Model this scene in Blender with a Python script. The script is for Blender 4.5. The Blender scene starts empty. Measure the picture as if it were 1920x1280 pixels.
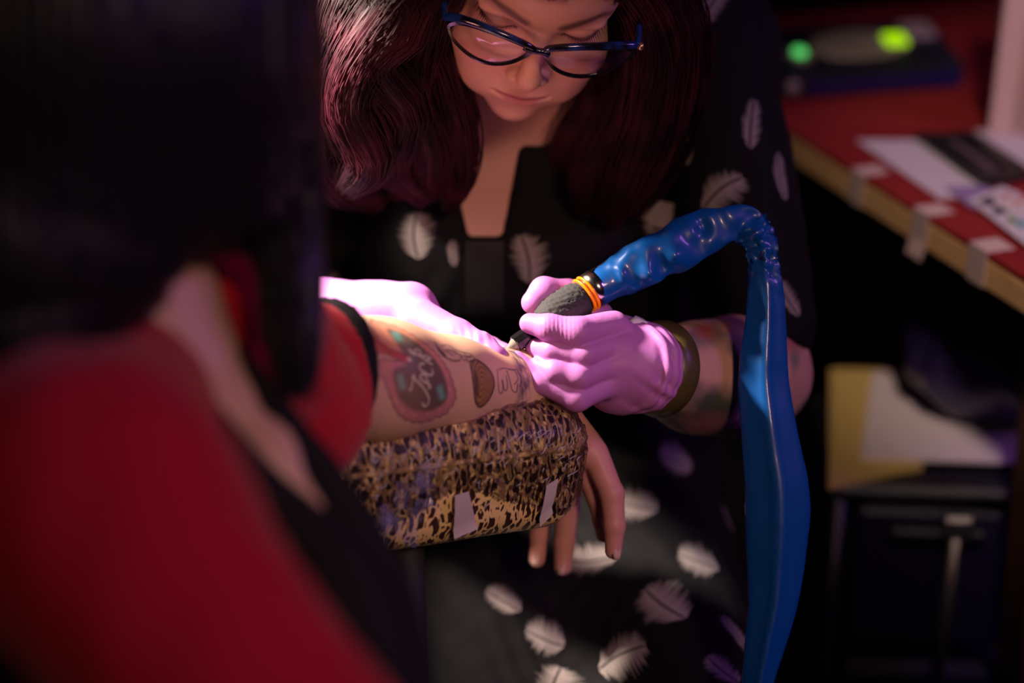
import bpy, math, random
import numpy as np
from mathutils import Vector
from mathutils.bvhtree import BVHTree

random.seed(7)
rng = np.random.default_rng(7)
scene = bpy.context.scene
COL = scene.collection

# ------------------------------------------------------------------ camera
F_PX = 3200.0                      # 60 mm lens on a 36 mm sensor, 1920 px wide
PITCH = math.radians(25.0)
FOCUS = 1.325
RIGHT = np.array([1.0, 0.0, 0.0])
FWD = np.array([0.0, math.cos(PITCH), -math.sin(PITCH)])
UP = np.array([0.0, math.sin(PITCH), math.cos(PITCH)])
BACK = -FWD
CAM = np.array([0.0, 0.0, 0.80]) - 1.333 * FWD

cam_data = bpy.data.cameras.new('camera')
cam_data.lens = 60.0
cam_data.sensor_width = 36.0
cam_data.clip_start = 0.05
cam_data.dof.use_dof = True
cam_data.dof.focus_distance = FOCUS
cam_data.dof.aperture_fstop = 1.6
cam = bpy.data.objects.new('camera', cam_data)
cam.location = Vector(CAM)
cam.rotation_euler = (math.pi / 2 - PITCH, 0, 0)
COL.objects.link(cam)
scene.camera = cam

def P(px, py, d):
    """a point of the photograph, d metres deep, as a point of the room"""
    return CAM + d * FWD + (px - 960.0) / F_PX * d * RIGHT + (640.0 - py) / F_PX * d * UP

# ------------------------------------------------------------------ world, lights, exposure
scene.view_settings.view_transform = 'Standard'
scene.view_settings.look = 'None'
scene.view_settings.exposure = 0.0
scene.view_settings.gamma = 1.0
scene.view_settings.use_curve_mapping = False
scene.cycles.use_denoising = True
scene.cycles.max_bounces = 8

world = bpy.data.worlds.new('world')
scene.world = world
world.use_nodes = True
world.node_tree.nodes['Background'].inputs[0].default_value = (0.20, 0.12, 0.42, 1)
world.node_tree.nodes['Background'].inputs[1].default_value = 0.012

def light(name, kind, loc, target, energy, color, size=0.2, angle=None, blend=0.4):
    l = bpy.data.lights.new(name, kind)
    l.energy = energy
    l.color = color
    if kind == 'AREA':
        l.shape = 'DISK'
        l.size = size
    else:
        l.shadow_soft_size = size
    if kind == 'SPOT':
        l.spot_size = math.radians(angle)
        l.spot_blend = blend
    o = bpy.data.objects.new(name, l)
    o.location = Vector(loc)
    o.rotation_euler = (Vector(target) - Vector(loc)).to_track_quat('-Z', 'Y').to_euler()
    COL.objects.link(o)
    return o

# the work lamp over the arm, the pink and violet stage wash of the hall, the lamp over the side table
light('work_lamp', 'SPOT', (-0.46, 0.11, 1.24), (0.0, 0.02, 0.78), 100.0, (1.0, 0.82, 0.70), 0.03, 36, 0.6)
light('stage_wash_pink', 'SPOT', (0.9, -2.3, 2.4), (-0.02, -0.02, 0.74), 132.0, (1.0, 0.60, 0.48), 0.25, 19.5, 1.0)
light('stage_wash_violet', 'SPOT', (2.3, -0.6, 2.3), (0.05, 0.1, 0.8), 50.0, (0.50, 0.16, 1.0), 0.30, 60, 0.5)
light('table_lamp_spot', 'SPOT', (0.30, -1.0, 2.3), (0.74, 0.65, 0.62), 100.0, (1.0, 0.74, 0.68), 0.12, 24, 0.5)
light('face_bounce_fill', 'SPOT', P(430, 330, 1.06), P(990, 110, 1.33), 1.5, (1.0, 0.40, 0.33), 0.04, 34, 0.8)  # added unseen fill, stands in for light bounced off arm and gloves

# ------------------------------------------------------------------ helpers
def mat(name, color=(0.5, 0.5, 0.5), rough=0.6, metal=0.0, spec=0.5, trans=0.0, emit=None, emit_str=0.0,
        coat=0.0, sss=0.0, attr=None, sheen=0.0, alpha=1.0, aniso=0.0):
    m = bpy.data.materials.new(name)
    m.use_nodes = True
    b = m.node_tree.nodes['Principled BSDF']
    b.inputs['Base Color'].default_value = (*color, 1)
    b.inputs['Roughness'].default_value = rough
    b.inputs['Metallic'].default_value = metal
    b.inputs['Specular IOR Level'].default_value = spec
    b.inputs['Transmission Weight'].default_value = trans
    b.inputs['Coat Weight'].default_value = coat
    b.inputs['Coat Roughness'].default_value = 0.08
    b.inputs['Alpha'].default_value = alpha
    if sss:
        b.inputs['Subsurface Weight'].default_value = sss
        b.inputs['Subsurface Radius'].default_value = (1.0, 0.35, 0.2)
        b.inputs['Subsurface Scale'].default_value = 0.006
    if sheen:
        b.inputs['Sheen Weight'].default_value = sheen
    if emit:
        b.inputs['Emission Color'].default_value = (*emit, 1)
        b.inputs['Emission Strength'].default_value = emit_str
    if attr:
        a = m.node_tree.nodes.new('ShaderNodeVertexColor')
        a.layer_name = attr
        m.node_tree.links.new(a.outputs['Color'], b.inputs['Base Color'])
    return m

def N(m, kind, **kw):
    n = m.node_tree.nodes.new(kind)
    for k, v in kw.items():
        setattr(n, k, v)
    return n

def LK(m, a, b):
    m.node_tree.links.new(a, b)

def bump(m, scale, strength, dist=0.001, detail=3.0, stretch=None, kind='NOISE'):
    b = m.node_tree.nodes['Principled BSDF']
    tc = N(m, 'ShaderNodeTexCoord')
    t = N(m, 'ShaderNodeTexNoise')
    t.inputs['Scale'].default_value = scale
    t.inputs['Detail'].default_value = detail
    src = tc.outputs['Object']
    if stretch:
        mp = N(m, 'ShaderNodeMapping')
        mp.inputs['Scale'].default_value = stretch
        LK(m, src, mp.inputs['Vector'])
        src = mp.outputs['Vector']
    LK(m, src, t.inputs['Vector'])
    bp = N(m, 'ShaderNodeBump')
    bp.inputs['Strength'].default_value = strength
    bp.inputs['Distance'].default_value = dist
    LK(m, t.outputs['Fac'], bp.inputs['Height'])
    LK(m, bp.outputs['Normal'], b.inputs['Normal'])
    return t

def color_noise(m, c1, c2, scale, lo=0.35, hi=0.65, stretch=None, detail=4.0):
    b = m.node_tree.nodes['Principled BSDF']
    tc = N(m, 'ShaderNodeTexCoord')
    t = N(m, 'ShaderNodeTexNoise')
    t.inputs['Scale'].default_value = scale
    t.inputs['Detail'].default_value = detail
    src = tc.outputs['Object']
    if stretch:
        mp = N(m, 'ShaderNodeMapping')
        mp.inputs['Scale'].default_value = stretch
        LK(m, src, mp.inputs['Vector'])
        src = mp.outputs['Vector']
    LK(m, src, t.inputs['Vector'])
    r = N(m, 'ShaderNodeValToRGB')
    r.color_ramp.elements[0].position = lo
    r.color_ramp.elements[0].color = (*c1, 1)
    r.color_ramp.elements[1].position = hi
    r.color_ramp.elements[1].color = (*c2, 1)
    LK(m, t.outputs['Fac'], r.inputs['Fac'])
    LK(m, r.outputs['Color'], b.inputs['Base Color'])

def root(name, label, cat, loc, group=None):
    o = bpy.data.objects.new(name, None)
    o.empty_display_size = 0.05
    o.location = Vector(loc)
    o['label'] = label
    o['category'] = cat
    if group:
        o['group'] = group
    COL.objects.link(o)
    return o

def origin_of(o):
    v = Vector((0, 0, 0))
    while o is not None:
        v += o.location
        o = o.parent
    return v

def mesh_obj(name, verts, faces, material, parent=None, smooth=True, colors=None, loc=None, label=None):
    """verts in room coordinates; faces: list of tuples or an (n,4)/(n,3) array"""
    verts = np.asarray(verts, dtype=np.float64).reshape(-1, 3)
    base = np.array(origin_of(parent)) if parent is not None else np.zeros(3)
    own = np.zeros(3)
    if loc is not None:
        own = np.asarray(loc, float) - base
    me = bpy.data.meshes.new(name)
    v = (verts - base - own).astype(np.float32)
    if isinstance(faces, np.ndarray):
        n, k = faces.shape
        me.vertices.add(len(v))
        me.vertices.foreach_set('co', v.ravel())
        me.loops.add(n * k)
        me.loops.foreach_set('vertex_index', faces.astype(np.int32).ravel())
        me.polygons.add(n)
        me.polygons.foreach_set('loop_start', (np.arange(n) * k).astype(np.int32))
        me.polygons.foreach_set('loop_total', np.full(n, k, np.int32))
        me.update(calc_edges=True)
        me.validate()
    else:
        me.from_pydata([tuple(x) for x in v], [], [tuple(int(i) for i in f) for f in faces])
        me.update()
    me.polygons.foreach_set('use_smooth', np.full(len(me.polygons), smooth, dtype=bool))
    if colors is not None:
        c = np.ones((len(v), 4), np.float32)
        c[:, :3] = colors
        a = me.color_attributes.new('Col', 'FLOAT_COLOR', 'POINT')
        a.data.foreach_set('color', c.ravel())
    if material is not None:
        me.materials.append(material)
    o = bpy.data.objects.new(name, me)
    o.location = Vector(own)
    if parent is not None:
        o.parent = parent
    if label:
        o['label'] = label
    COL.objects.link(o)
    return o

def join(parts):
    """several (verts, faces[, colors]) to one; faces become lists"""
    V, Fc, off = [], [], 0
    for p in parts:
        v, f = p[0], p[1]
        V.append(np.asarray(v).reshape(-1, 3))
        Fc.extend([tuple(int(i) + off for i in q) for q in f])
        off += len(V[-1])
    return np.concatenate(V), Fc

def joinq(parts):
    V, Fc, off = [], [], 0
    for v, f in parts:
        V.append(v)
        Fc.append(f + off)
        off += len(v)
    return np.concatenate(V), np.concatenate(Fc)

def nrm(v):
    v = np.asarray(v, float)
    return v / (np.linalg.norm(v) + 1e-12)

# --- signed distance shapes, grown into one continuous mesh -----------------
def rc(p, a, b, ra, rb):
    a = np.asarray(a, np.float32); b = np.asarray(b, np.float32)
    ba = b - a
    t = np.clip(((p - a) @ ba) / max(float(ba @ ba), 1e-12), 0, 1)
    return np.linalg.norm(p - a - t[:, None] * ba, axis=1) - (ra + (rb - ra) * t)

def smin(a, b, k):
    h = np.clip(0.5 + 0.5 * (b - a) / k, 0, 1)
    return b + (a - b) * h - k * h * (1 - h)

def smax(a, b, k):
    return -smin(-a, -b, k)

def chain(p, pts, k=0.0):
    """pts: list of (point, radius)"""
    d = None
    for (a, ra), (b, rb) in zip(pts[:-1], pts[1:]):
        e = rc(p, a, b, ra, rb)
        d = e if d is None else (smin(d, e, k) if k else np.minimum(d, e))
    return d

def ell(p, c, r, axes=None):
    q = p - np.asarray(c, np.float32)
    if axes is not None:
        q = q @ np.asarray(axes, np.float32).T
    r = np.asarray(r, np.float32)
    k0 = np.linalg.norm(q / r, axis=1)
    k1 = np.linalg.norm(q / (r * r), axis=1) + 1e-9
    return np.where(k0 < 1e-4, -float(r.min()), k0 * (k0 - 1.0) / k1)

def rbox(p, c, half, rnd, axes=None):
    q = p - np.asarray(c, np.float32)
    if axes is not None:
        q = q @ np.asarray(axes, np.float32).T
    q = np.abs(q) - (np.asarray(half, np.float32) - rnd)
    return np.linalg.norm(np.maximum(q, 0), axis=1) + np.minimum(q.max(axis=1), 0) - rnd

def sdf_mesh(f, lo, hi, h, coarse=4, slack=1.25):
    lo = np.asarray(lo, float); hi = np.asarray(hi, float)
    H = h * coarse
    n = np.ceil((hi - lo) / H).astype(int)
    g = [lo[i] + (np.arange(n[i]) + 0.5) * H for i in range(3)]
    cp = np.stack(np.meshgrid(*g, indexing='ij'), -1).reshape(-1, 3).astype(np.float32)
    fc = np.concatenate([f(c) for c in np.array_split(cp, max(1, len(cp) // 400000))]).reshape(n)
    act = np.abs(fc) < H * slack
    nn = n * coarse + 1
    node = np.zeros(nn, bool)
    big = act
    for ax in range(3):
        big = np.repeat(big, coarse, axis=ax)
    for dx in (0, 1):
        for dy in (0, 1):
            for dz in (0, 1):
                node[dx:dx + big.shape[0], dy:dy + big.shape[1], dz:dz + big.shape[2]] |= big
    sg = np.where(fc < 0, -1.0, 1.0).astype(np.float32)
    for ax in range(3):
        sg = np.repeat(sg, coarse, axis=ax)
    val = np.ones(nn, np.float32)
    val[:-1, :-1, :-1] = sg
    idx = np.argwhere(node)
    pts = (lo + idx * h).astype(np.float32)
    vv = np.concatenate([f(c) for c in np.array_split(pts, max(1, len(pts) // 300000))])
    val[idx[:, 0], idx[:, 1], idx[:, 2]] = vv
    neg = val < 0
    cnt = np.zeros(big.shape, np.int8)
    for dx in (0, 1):
        for dy in (0, 1):
            for dz in (0, 1):
                cnt += neg[dx:dx + big.shape[0], dy:dy + big.shape[1], dz:dz + big.shape[2]]
    cell = (cnt > 0) & (cnt < 8) & big
    ci = np.argwhere(cell)
    vid = np.full(cell.shape, -1, np.int32)
    vid[ci[:, 0], ci[:, 1], ci[:, 2]] = np.arange(len(ci))
    C8 = [(a, b, c) for a in (0, 1) for b in (0, 1) for c in (0, 1)]
    cv = {c: val[ci[:, 0] + c[0], ci[:, 1] + c[1], ci[:, 2] + c[2]] for c in C8}
    acc = np.zeros((len(ci), 3)); num = np.zeros(len(ci))
    for a in C8:
        for ax in range(3):
            if a[ax] == 0:
                b = list(a); b[ax] = 1; b = tuple(b)
                va, vb = cv[a], cv[b]
                x = (va < 0) != (vb < 0)
                t = np.where(x, va / np.where(x, va - vb, 1), 0)
                q = np.tile(np.array(a, float), (len(ci), 1))
                q[:, ax] = t
                acc += q * x[:, None]
                num += x
    V = lo + (ci + acc / np.maximum(num, 1)[:, None]) * h
    Fs = []
    for ax in range(3):
        s0 = [slice(None)] * 3; s1 = [slice(None)] * 3
        s0[ax] = slice(0, -1); s1[ax] = slice(1, None)
        x = neg[tuple(s0)] != neg[tuple(s1)]
        e = np.argwhere(x)
        o1, o2 = [(1, 2), (2, 0), (0, 1)][ax]
        ok = (e[:, o1] > 0) & (e[:, o2] > 0) & (e[:, o1] < cell.shape[o1]) & (e[:, o2] < cell.shape[o2])
        e = e[ok]
        quad = []
        for (u, w) in ((-1, -1), (0, -1), (0, 0), (-1, 0)):
            c = e.copy(); c[:, o1] += u; c[:, o2] += w
            quad.append(vid[c[:, 0], c[:, 1], c[:, 2]])
        quad = np.stack(quad, 1)
        flip = ~neg[e[:, 0], e[:, 1], e[:, 2]]
        quad[flip] = quad[flip][:, ::-1]
        quad = quad[(quad >= 0).all(1)]
        Fs.append(quad)
    return V, np.concatenate(Fs)

def box_of(pts, pad):
    a = np.array(pts)
    return a.min(0) - pad, a.max(0) + pad

# --- lofts, tubes, boxes ----------------------------------------------------
def frames(path):
    path = np.asarray(path, float)
    t = np.gradient(path, axis=0)
    t /= np.linalg.norm(t, axis=1)[:, None] + 1e-12
    n0 = np.cross(t[0], [0.3, 0.2, 0.9]); n0 = nrm(n0)
    ns = [n0]
    for i in range(1, len(path)):
        n = ns[-1] - t[i] * (ns[-1] @ t[i])
        ns.append(nrm(n))
    ns = np.array(ns)
    return t, ns, np.cross(t, ns)

def tube(path, rad, sides=8, caps=True, ab=None):
    path = np.asarray(path, float)
    rad = np.broadcast_to(np.asarray(rad, float), (len(path),))
    t, n, b = frames(path) if ab is None else (None, ab[0], ab[1])
    a = np.arange(sides) / sides * 2 * np.pi
    V = path[:, None] + rad[:, None, None] * (np.cos(a)[None, :, None] * n[:, None] + np.sin(a)[None, :, None] * b[:, None])
    return loft(V, caps)

def loft(rings, caps=True):
    rings = np.asarray(rings, float)
    m, s, _ = rings.shape
    i = np.arange(m - 1)[:, None] * s; j = np.arange(s)[None]; j2 = (j + 1) % s
    Fq = np.stack([i + j, i + j2, i + s + j2, i + s + j], -1).reshape(-1, 4)
    faces = [tuple(q) for q in Fq]
    if caps:
        faces.append(tuple(range(s))[::-1])
        faces.append(tuple((m - 1) * s + np.arange(s)))
    return rings.reshape(-1, 3), faces

def spline(pts, n):
    """Catmull-Rom through pts (any dimension), n samples"""
    p = np.asarray(pts, float)
    p = np.concatenate([[2 * p[0] - p[1]], p, [2 * p[-1] - p[-2]]])
    m = len(p) - 3
    u = np.linspace(0, m - 1e-9, n)
    i = u.astype(int); t = (u - i)[:, None]
    a, b, c, d = p[i], p[i + 1], p[i + 2], p[i + 3]
    return 0.5 * (2 * b + (c - a) * t + (2 * a - 5 * b + 4 * c - d) * t ** 2 + (3 * b - a - 3 * c + d) * t ** 3)

def obox(c, half, axes=np.eye(3), bev=0.0):
    """oriented box with chamfered edges: verts, faces"""
    c = np.asarray(c, float); h = np.asarray(half, float); A = np.asarray(axes, float)
    if bev <= 0:
        v = np.array([[x, y, z] for x in (-1, 1) for y in (-1, 1) for z in (-1, 1)], float) * h
        f = [(0, 1, 3, 2), (4, 6, 7, 5), (0, 4, 5, 1), (2, 3, 7, 6), (0, 2, 6, 4), (1, 5, 7, 3)]
        return c + v @ A, f
    v, ids = [], {}
    for x in (-1, 1):
        for y in (-1, 1):
            for z in (-1, 1):
                for ax in range(3):
                    q = np.array([x, y, z], float) * (h - bev)
                    q[ax] = (x, y, z)[ax] * h[ax]
                    ids[(x, y, z, ax)] = len(v)
                    v.append(q)
    f = []
    for ax in range(3):
        o1, o2 = (ax + 1) % 3, (ax + 2) % 3
        for s in (-1, 1):
            q = []
            for (a, b) in ((-1, -1), (1, -1), (1, 1), (-1, 1)):
                k = [0, 0, 0]; k[ax] = s; k[o1] = a; k[o2] = b
                q.append(ids[(*k, ax)])
            f.append(tuple(q if s > 0 else q[::-1]))
        for a in (-1, 1):
            for b in (-1, 1):
                k0 = [0, 0, 0]; k1 = [0, 0, 0]
                k0[ax] = -1; k1[ax] = 1; k0[o1] = k1[o1] = a; k0[o2] = k1[o2] = b
                q = [ids[(*k0, o1)], ids[(*k1, o1)], ids[(*k1, o2)], ids[(*k0, o2)]]
                f.append(tuple(q if a * b < 0 else q[::-1]))
    for x in (-1, 1):
        for y in (-1, 1):
            for z in (-1, 1):
                q = [ids[(x, y, z, a)] for a in range(3)]
                f.append(tuple(q if x * y * z > 0 else q[::-1]))
    return c + np.array(v) @ A, f

def bvh_of(o):
    me = o.data
    off = origin_of(o)
    vs = [v.co + off for v in me.vertices]
    return BVHTree.FromPolygons(vs, [tuple(p.vertices) for p in me.polygons])

def noise3(p, seed=0, scale=1.0):
    """cheap smooth noise from summed sines, -1..1"""
    r = np.random.default_rng(seed)
    p = np.asarray(p, float) * scale
    s = np.zeros(p.shape[0])
    for k in range(6):
        w = r.normal(size=3) * (1 + 0.5 * k)
        s += np.sin(p @ w + r.uniform(0, 6.28)) / (1 + 0.4 * k)
    return s / 3.2

# ================================================================== the setting
M_floor = mat('floor_dark_vinyl', (0.012, 0.010, 0.012), 0.55)
bump(M_floor, 60, 0.2)
M_wall = mat('wall_black_drape', (0.006, 0.005, 0.008), 0.9)
bump(M_wall, 6, 0.6, 0.02, stretch=(8, 8, 0.4))

def struct(name, c, half, m):
    v, f = obox(c, half)
    o = mesh_obj(name, v, f, m, smooth=False, loc=(c[0], c[1], c[2] - half[2]))
    o['kind'] = 'structure'
    return o

struct('floor', (0.2, 0.6, -0.02), (3.0, 3.0, 0.02), M_floor)
struct('wall_back', (0.2, 3.62, 1.4), (3.0, 0.02, 1.4), M_wall)
struct('wall_left', (-2.82, 0.6, 1.4), (0.02, 3.0, 1.4), M_wall)

def on_z(px, py, z):
    r = FWD + (px - 960.0) / F_PX * RIGHT + (640.0 - py) / F_PX * UP
    return CAM + r * ((z - CAM[2]) / r[2])

# ================================================================== work table on the right
TZ = 0.75
M_red = mat('table_red_laminate', (0.20, 0.016, 0.018), 0.7, spec=0.15)
color_noise(M_red, (0.24, 0.016, 0.019), (0.31, 0.028, 0.025), 9)
M_wood = mat('raw_pine_edge', (0.62, 0.34, 0.12), 0.55)
color_noise(M_wood, (0.72, 0.40, 0.15), (0.88, 0.56, 0.24), 14, stretch=(3, 3, 30))
M_leg = mat('brown_wood_leg', (0.09, 0.035, 0.018), 0.5)
color_noise(M_leg, (0.06, 0.022, 0.012), (0.12, 0.05, 0.024), 12, stretch=(8, 8, 1))

e0 = on_z(1405, 196, TZ); e1 = on_z(1990, 560, TZ)
e0 = e0 - 0.38 * nrm(e1 - e0)
ed = nrm(e1 - e0)                                   # along the near edge, toward the camera
ex = nrm(np.cross(np.array([0, 0, 1.0]), ed))       # across the top, to the right
if ex[0] < 0:
    ex = -ex
ez = np.array([0, 0, 1.0])
TL = np.linalg.norm(e1 - e0) / 2
TW = 0.36
tc_ = (e0 + e1) / 2 + ex * TW
TA = np.stack([ed, ex, ez])
tb = root('work_table', 'work table with red top and raw pine edge at right', 'table', (tc_[0], tc_[1], 0))
v, f = obox(tc_ + ez * -0.0035, (TL, TW, 0.0035), TA, 0.001)
mesh_obj('tabletop', v, f, M_red, tb, smooth=False)
v, f = obox((e0 + e1) / 2 + ex * 0.009 - ez * 0.0215, (TL, 0.009, 0.0140), TA, 0.0015)
mesh_obj('edge_board', v, f, M_wood, tb, smooth=False)
v, f = obox((e0 + e1) / 2 + ex * (2 * TW - 0.009) - ez * 0.0215, (TL, 0.009, 0.0140), TA, 0.0015)
mesh_obj('edge_board', v, f, M_wood, tb, smooth=False)
for sa in (-1, 1):
    v, f = obox(tc_ + ed * sa * (TL - 0.010) - ez * 0.0215, (0.009, TW - 0.0185, 0.0140), TA, 0.0015)
    mesh_obj('edge_board', v, f, M_wood, tb, smooth=False)
for sa in (-1, 1):
    for sb in (-1, 1):
        top = tc_ + ed * sa * (TL - 0.09) + ex * sb * (TW - 0.07) - ez * 0.0075
        bot = top.copy() + ed * sa * 0.05; bot[2] = 0.0
        lv, lf = loft([[top + x * 0.022 * ed + y * 0.022 * ex for x, y in ((-1, -1), (1, -1), (1, 1), (-1, 1))],
                       [bot + x * 0.018 * ed + y * 0.018 * ex for x, y in ((-1, -1), (1, -1), (1, 1), (-1, 1))]])
        mesh_obj('leg', lv, lf, M_leg, tb, smooth=False)

# --- tape folded over the table edge
M_tape = mat('masking_tape', (0.62, 0.45, 0.40), 0.7)
for k, (px, py, w, lab) in enumerate([(1622, 322, 0.013, 'small pale tape tab over the table edge, farthest of three'),
                                      (1738, 396, 0.014, 'middle pale tape tab folded over the table edge with loose end'),
                                      (1852, 462, 0.015, 'pale tape tab over the table edge nearest the colourful sheet')]):
    c = on_z(px, py, TZ)
    c = e0 + ed * ((c - e0) @ ed)
    prof = [ex * 0.03 + ez * 0.0012, ez * 0.0012 - ex * 0.0012, -ex * 0.0012 - ez * 0.03, -ex * (0.0012 + 0.004 * (k == 1)) - ez * (0.036 + 0.012 * (k == 1))]
    pr = np.array(prof)
    inn = pr + np.array([ex * 0.0 - ez * 0.0008, ex * 0.0008 - ez * 0.0008, ex * 0.0008, ex * 0.0008])
    rings = []
    for sgn in (-1, 1):
        rings.append(np.concatenate([c + ed * sgn * w + pr, (c + ed * sgn * w + inn)[::-1]]))
    vv, ff = loft(rings)
    o = mesh_obj('masking_tape', vv, ff, M_tape, smooth=False, loc=c)
    o['label'] = lab; o['category'] = 'tape'; o['group'] = 'tape tabs on the table edge'

# --- power supply with its lights
M_case = mat('power_supply_black', (0.012, 0.012, 0.020), 0.35)
M_panel = mat('panel_brushed_grey', (0.36, 0.29, 0.25), 0.45, 0.3)
M_ledg = mat('green_light', (0.0, 0.3, 0.05), 0.4, emit=(0.10, 0.75, 0.16), emit_str=1.0)
M_ledy = mat('yellow_green_display', (0.1, 0.3, 0.0), 0.4, emit=(0.42, 0.80, 0.0), emit_str=1.0)
M_blue = mat('dark_blue_plastic', (0.012, 0.010, 0.10), 0.3)
pa = on_z(1462, 190, TZ); pb = on_z(1812, 164, TZ)
pl = nrm(pb - pa); pn = nrm(np.cross(ez, pl))
if pn[1] < 0:
    pn = -pn
Lp = np.linalg.norm(pb - pa)
ps = root('power_supply', 'dark power supply box with green lights on the table', 'power supply', tuple((pa + pb) / 2 + pn * 0.06))
def pbox(s, t, z):
    return pa + pl * s + pn * t + ez * z
prof = [(0.0, 0.001), (0.0, 0.026), (0.008, 0.034), (0.105, 0.060), (0.115, 0.056), (0.115, 0.001)]
rings = []
for s, ins in ((0.0, 0.010), (0.008, 0.0), (Lp - 0.008, 0.0), (Lp, 0.010)):
    rings.append([pbox(s, min(max(t, ins), 0.115 - ins), max(z - (ins if z > 0.03 else 0), 0.001)) for t, z in prof])
v, f = loft(rings)
mesh_obj('case', v, f, M_case, ps, smooth=False)
pu = nrm(pn * 0.097 + ez * 0.026); pw = np.cross(pl, pu)
PA = np.stack([pl, pu, pw])
def on_panel(s, t, lift=0.0):
    return pbox(s, 0.008 + t * pu @ pn, 0.034 + t * pu @ ez) + pw * lift
def disc(c, r1, r2, h, ax, n=28):
    a = np.arange(n) / n * 2 * np.pi
    ring = lambda k, z: c + np.cos(a)[:, None] * r1 * k * ax[0] + np.sin(a)[:, None] * r2 * k * ax[1] + z * ax[2]
    return loft([ring(1, 0), ring(1, h * 0.6), ring(0.86, h)])
v, f = disc(on_panel(Lp * 0.50, 0.050, 0.0), Lp * 0.27, 0.034, 0.003, PA)
mesh_obj('label_plate', v, f, M_panel, ps)
v, f = disc(on_panel(Lp * 0.16, 0.036, 0.0), 0.018, 0.020, 0.003, PA)
mesh_obj('button_ring', v, f, M_panel, ps)
v, f = disc(on_panel(Lp * 0.16, 0.036, 0.003), 0.0085, 0.0095, 0.004, PA)
mesh_obj('green_button', v, f, M_ledg, ps)
v, f = obox(on_panel(Lp * 0.695, 0.050, 0.005), (0.0135, 0.0120, 0.003), PA, 0.001)
mesh_obj('display', v, f, M_ledy, ps, smooth=False)
v, f = obox(on_panel(Lp * 0.85, 0.070, 0.004), (0.020, 0.018, 0.003), PA, 0.001)
mesh_obj('switch_plate', v, f, M_panel, ps, smooth=False)
v, f = disc(pbox(Lp * 0.06, 0.0, 0.017), 0.009, 0.009, 0.006, np.stack([pl, ez, -pn]))
mesh_obj('socket', v, f, M_panel, ps)
v, f = obox(pbox(Lp * 0.55, -0.002, 0.014), (Lp * 0.40, 0.002, 0.009), np.stack([pl, pn, ez]), 0.001)
mesh_obj('front_strip', v, f, M_blue, ps, smooth=False)

# --- papers and frames on the table
M_paper = mat('white_paper', (0.66, 0.58, 0.62), 0.8)
M_blk = mat('black_card', (0.012, 0.011, 0.012), 0.5)
M_lil = mat('lilac_paper', (0.30, 0.20, 0.40), 0.8)
def sheet(name, pts, z, th, m, label, cat, holes=None):
    q = [on_z(x, y, TZ + z) for x, y in pts]
    c = np.mean(q, 0)
    top = np.array(q) + ez * th
    v, f = loft([np.array(q), top])
    o = mesh_obj(name, v, f, m, smooth=False, loc=c)
    o['label'] = label; o['category'] = cat
    return o
sheet('paper_sheet', [(1606, 264), (1722, 264), (1872, 372), (1760, 372)], 0.0005, 0.0012, M_paper, 'blank pale paper sheet lying along the table edge', 'paper')
fr = root('black_stencil_frame', 'black slotted card frame lying between two paper sheets on the table', 'frame', tuple(on_z(1800, 300, TZ + 0.004)))
for nm, pts in (('long_bar', [(1712, 258), (1760, 258), (1880, 348), (1838, 348)]), ('long_bar', [(1778, 256), (1822, 256), (1925, 322), (1892, 330)]),
                ('end_bar', [(1762, 259), (1777, 257), (1790, 266), (1773, 268)]), ('end_bar', [(1858, 330), (1890, 326), (1935, 335), (1882, 347)])):
    q = np.array([on_z(x, y, TZ + 0.0022) for x, y in pts])
    v, f = loft([q, q + ez * 0.006])
    mesh_obj(nm, v, f, M_blk, fr, smooth=False)
v, f = loft([np.array([on_z(x, y, TZ + 0.0020) for x, y in [(1770, 268), (1790, 267), (1880, 330), (1858, 334)]]),
             np.array([on_z(x, y, TZ + 0.0020) + ez * 0.003 for x, y in [(1770, 268), (1790, 267), (1880, 330), (1858, 334)]])])
mesh_obj('slot_insert', v, f, mat('grey_mauve_card', (0.17, 0.10, 0.12), 0.7), fr, smooth=False)
sheet('paper_sheet', [(1826, 246), (1905, 243), (2010, 316), (1935, 320)], 0.0005, 0.0012, M_paper, 'pale paper sheet in front of the paper towel roll', 'paper')
sheet('lilac_card', [(1772, 352), (1850, 350), (1900, 392), (1822, 392)], 0.0024, 0.0012, M_lil, 'lilac card sticking out beside the colourful flash sheet', 'card')
fl = root('flash_sheet', 'tattoo flash sheet with orange, green and teal shapes on table', 'paper', tuple(on_z(1900, 410, TZ + 0.004)))
q = np.array([on_z(x, y, TZ + 0.0042) for x, y in [(1815, 375), (1880, 350), (1985, 400), (1925, 462)]])
v, f = loft([q, q + ez * 0.0012]); mesh_obj('sheet', v, f, M_paper, fl, smooth=False)
for (x, y, rx, ry, c) in ((1852, 378, 15, 8, (0.012, 0.013, 0.015)), (1874, 395, 14, 7, (0.02, 0.03, 0.035)), (1886, 368, 6, 5, (0.62, 0.12, 0.05)),
                          (1905, 380, 7, 5, (0.7, 0.22, 0.10)), (1922, 372, 8, 6, (0.68, 0.2, 0.16)), (1897, 412, 9, 6, (0.10, 0.28, 0.04)),
                          (1914, 420, 9, 7, (0.05, 0.34, 0.42)), (1890, 385, 12, 7, (0.75, 0.66, 0.6)), (1872, 374, 5, 4, (0.66, 0.52, 0.5)), (1924, 395, 8, 8, (0.72, 0.6, 0.56))):
    a = np.arange(14) / 14 * 2 * np.pi
    wob = 1 + 0.25 * np.sin(3 * a + x)
    q = np.array([on_z(x + rx * w * math.cos(t), y + ry * w * math.sin(t), TZ + 0.0056) for t, w in zip(a, wob)])[::-1]
    v, f = loft([q, q + ez * 0.0004])
    mesh_obj('printed_shape', v, f, mat('flash_ink', c, 0.6), fl, smooth=False)

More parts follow.
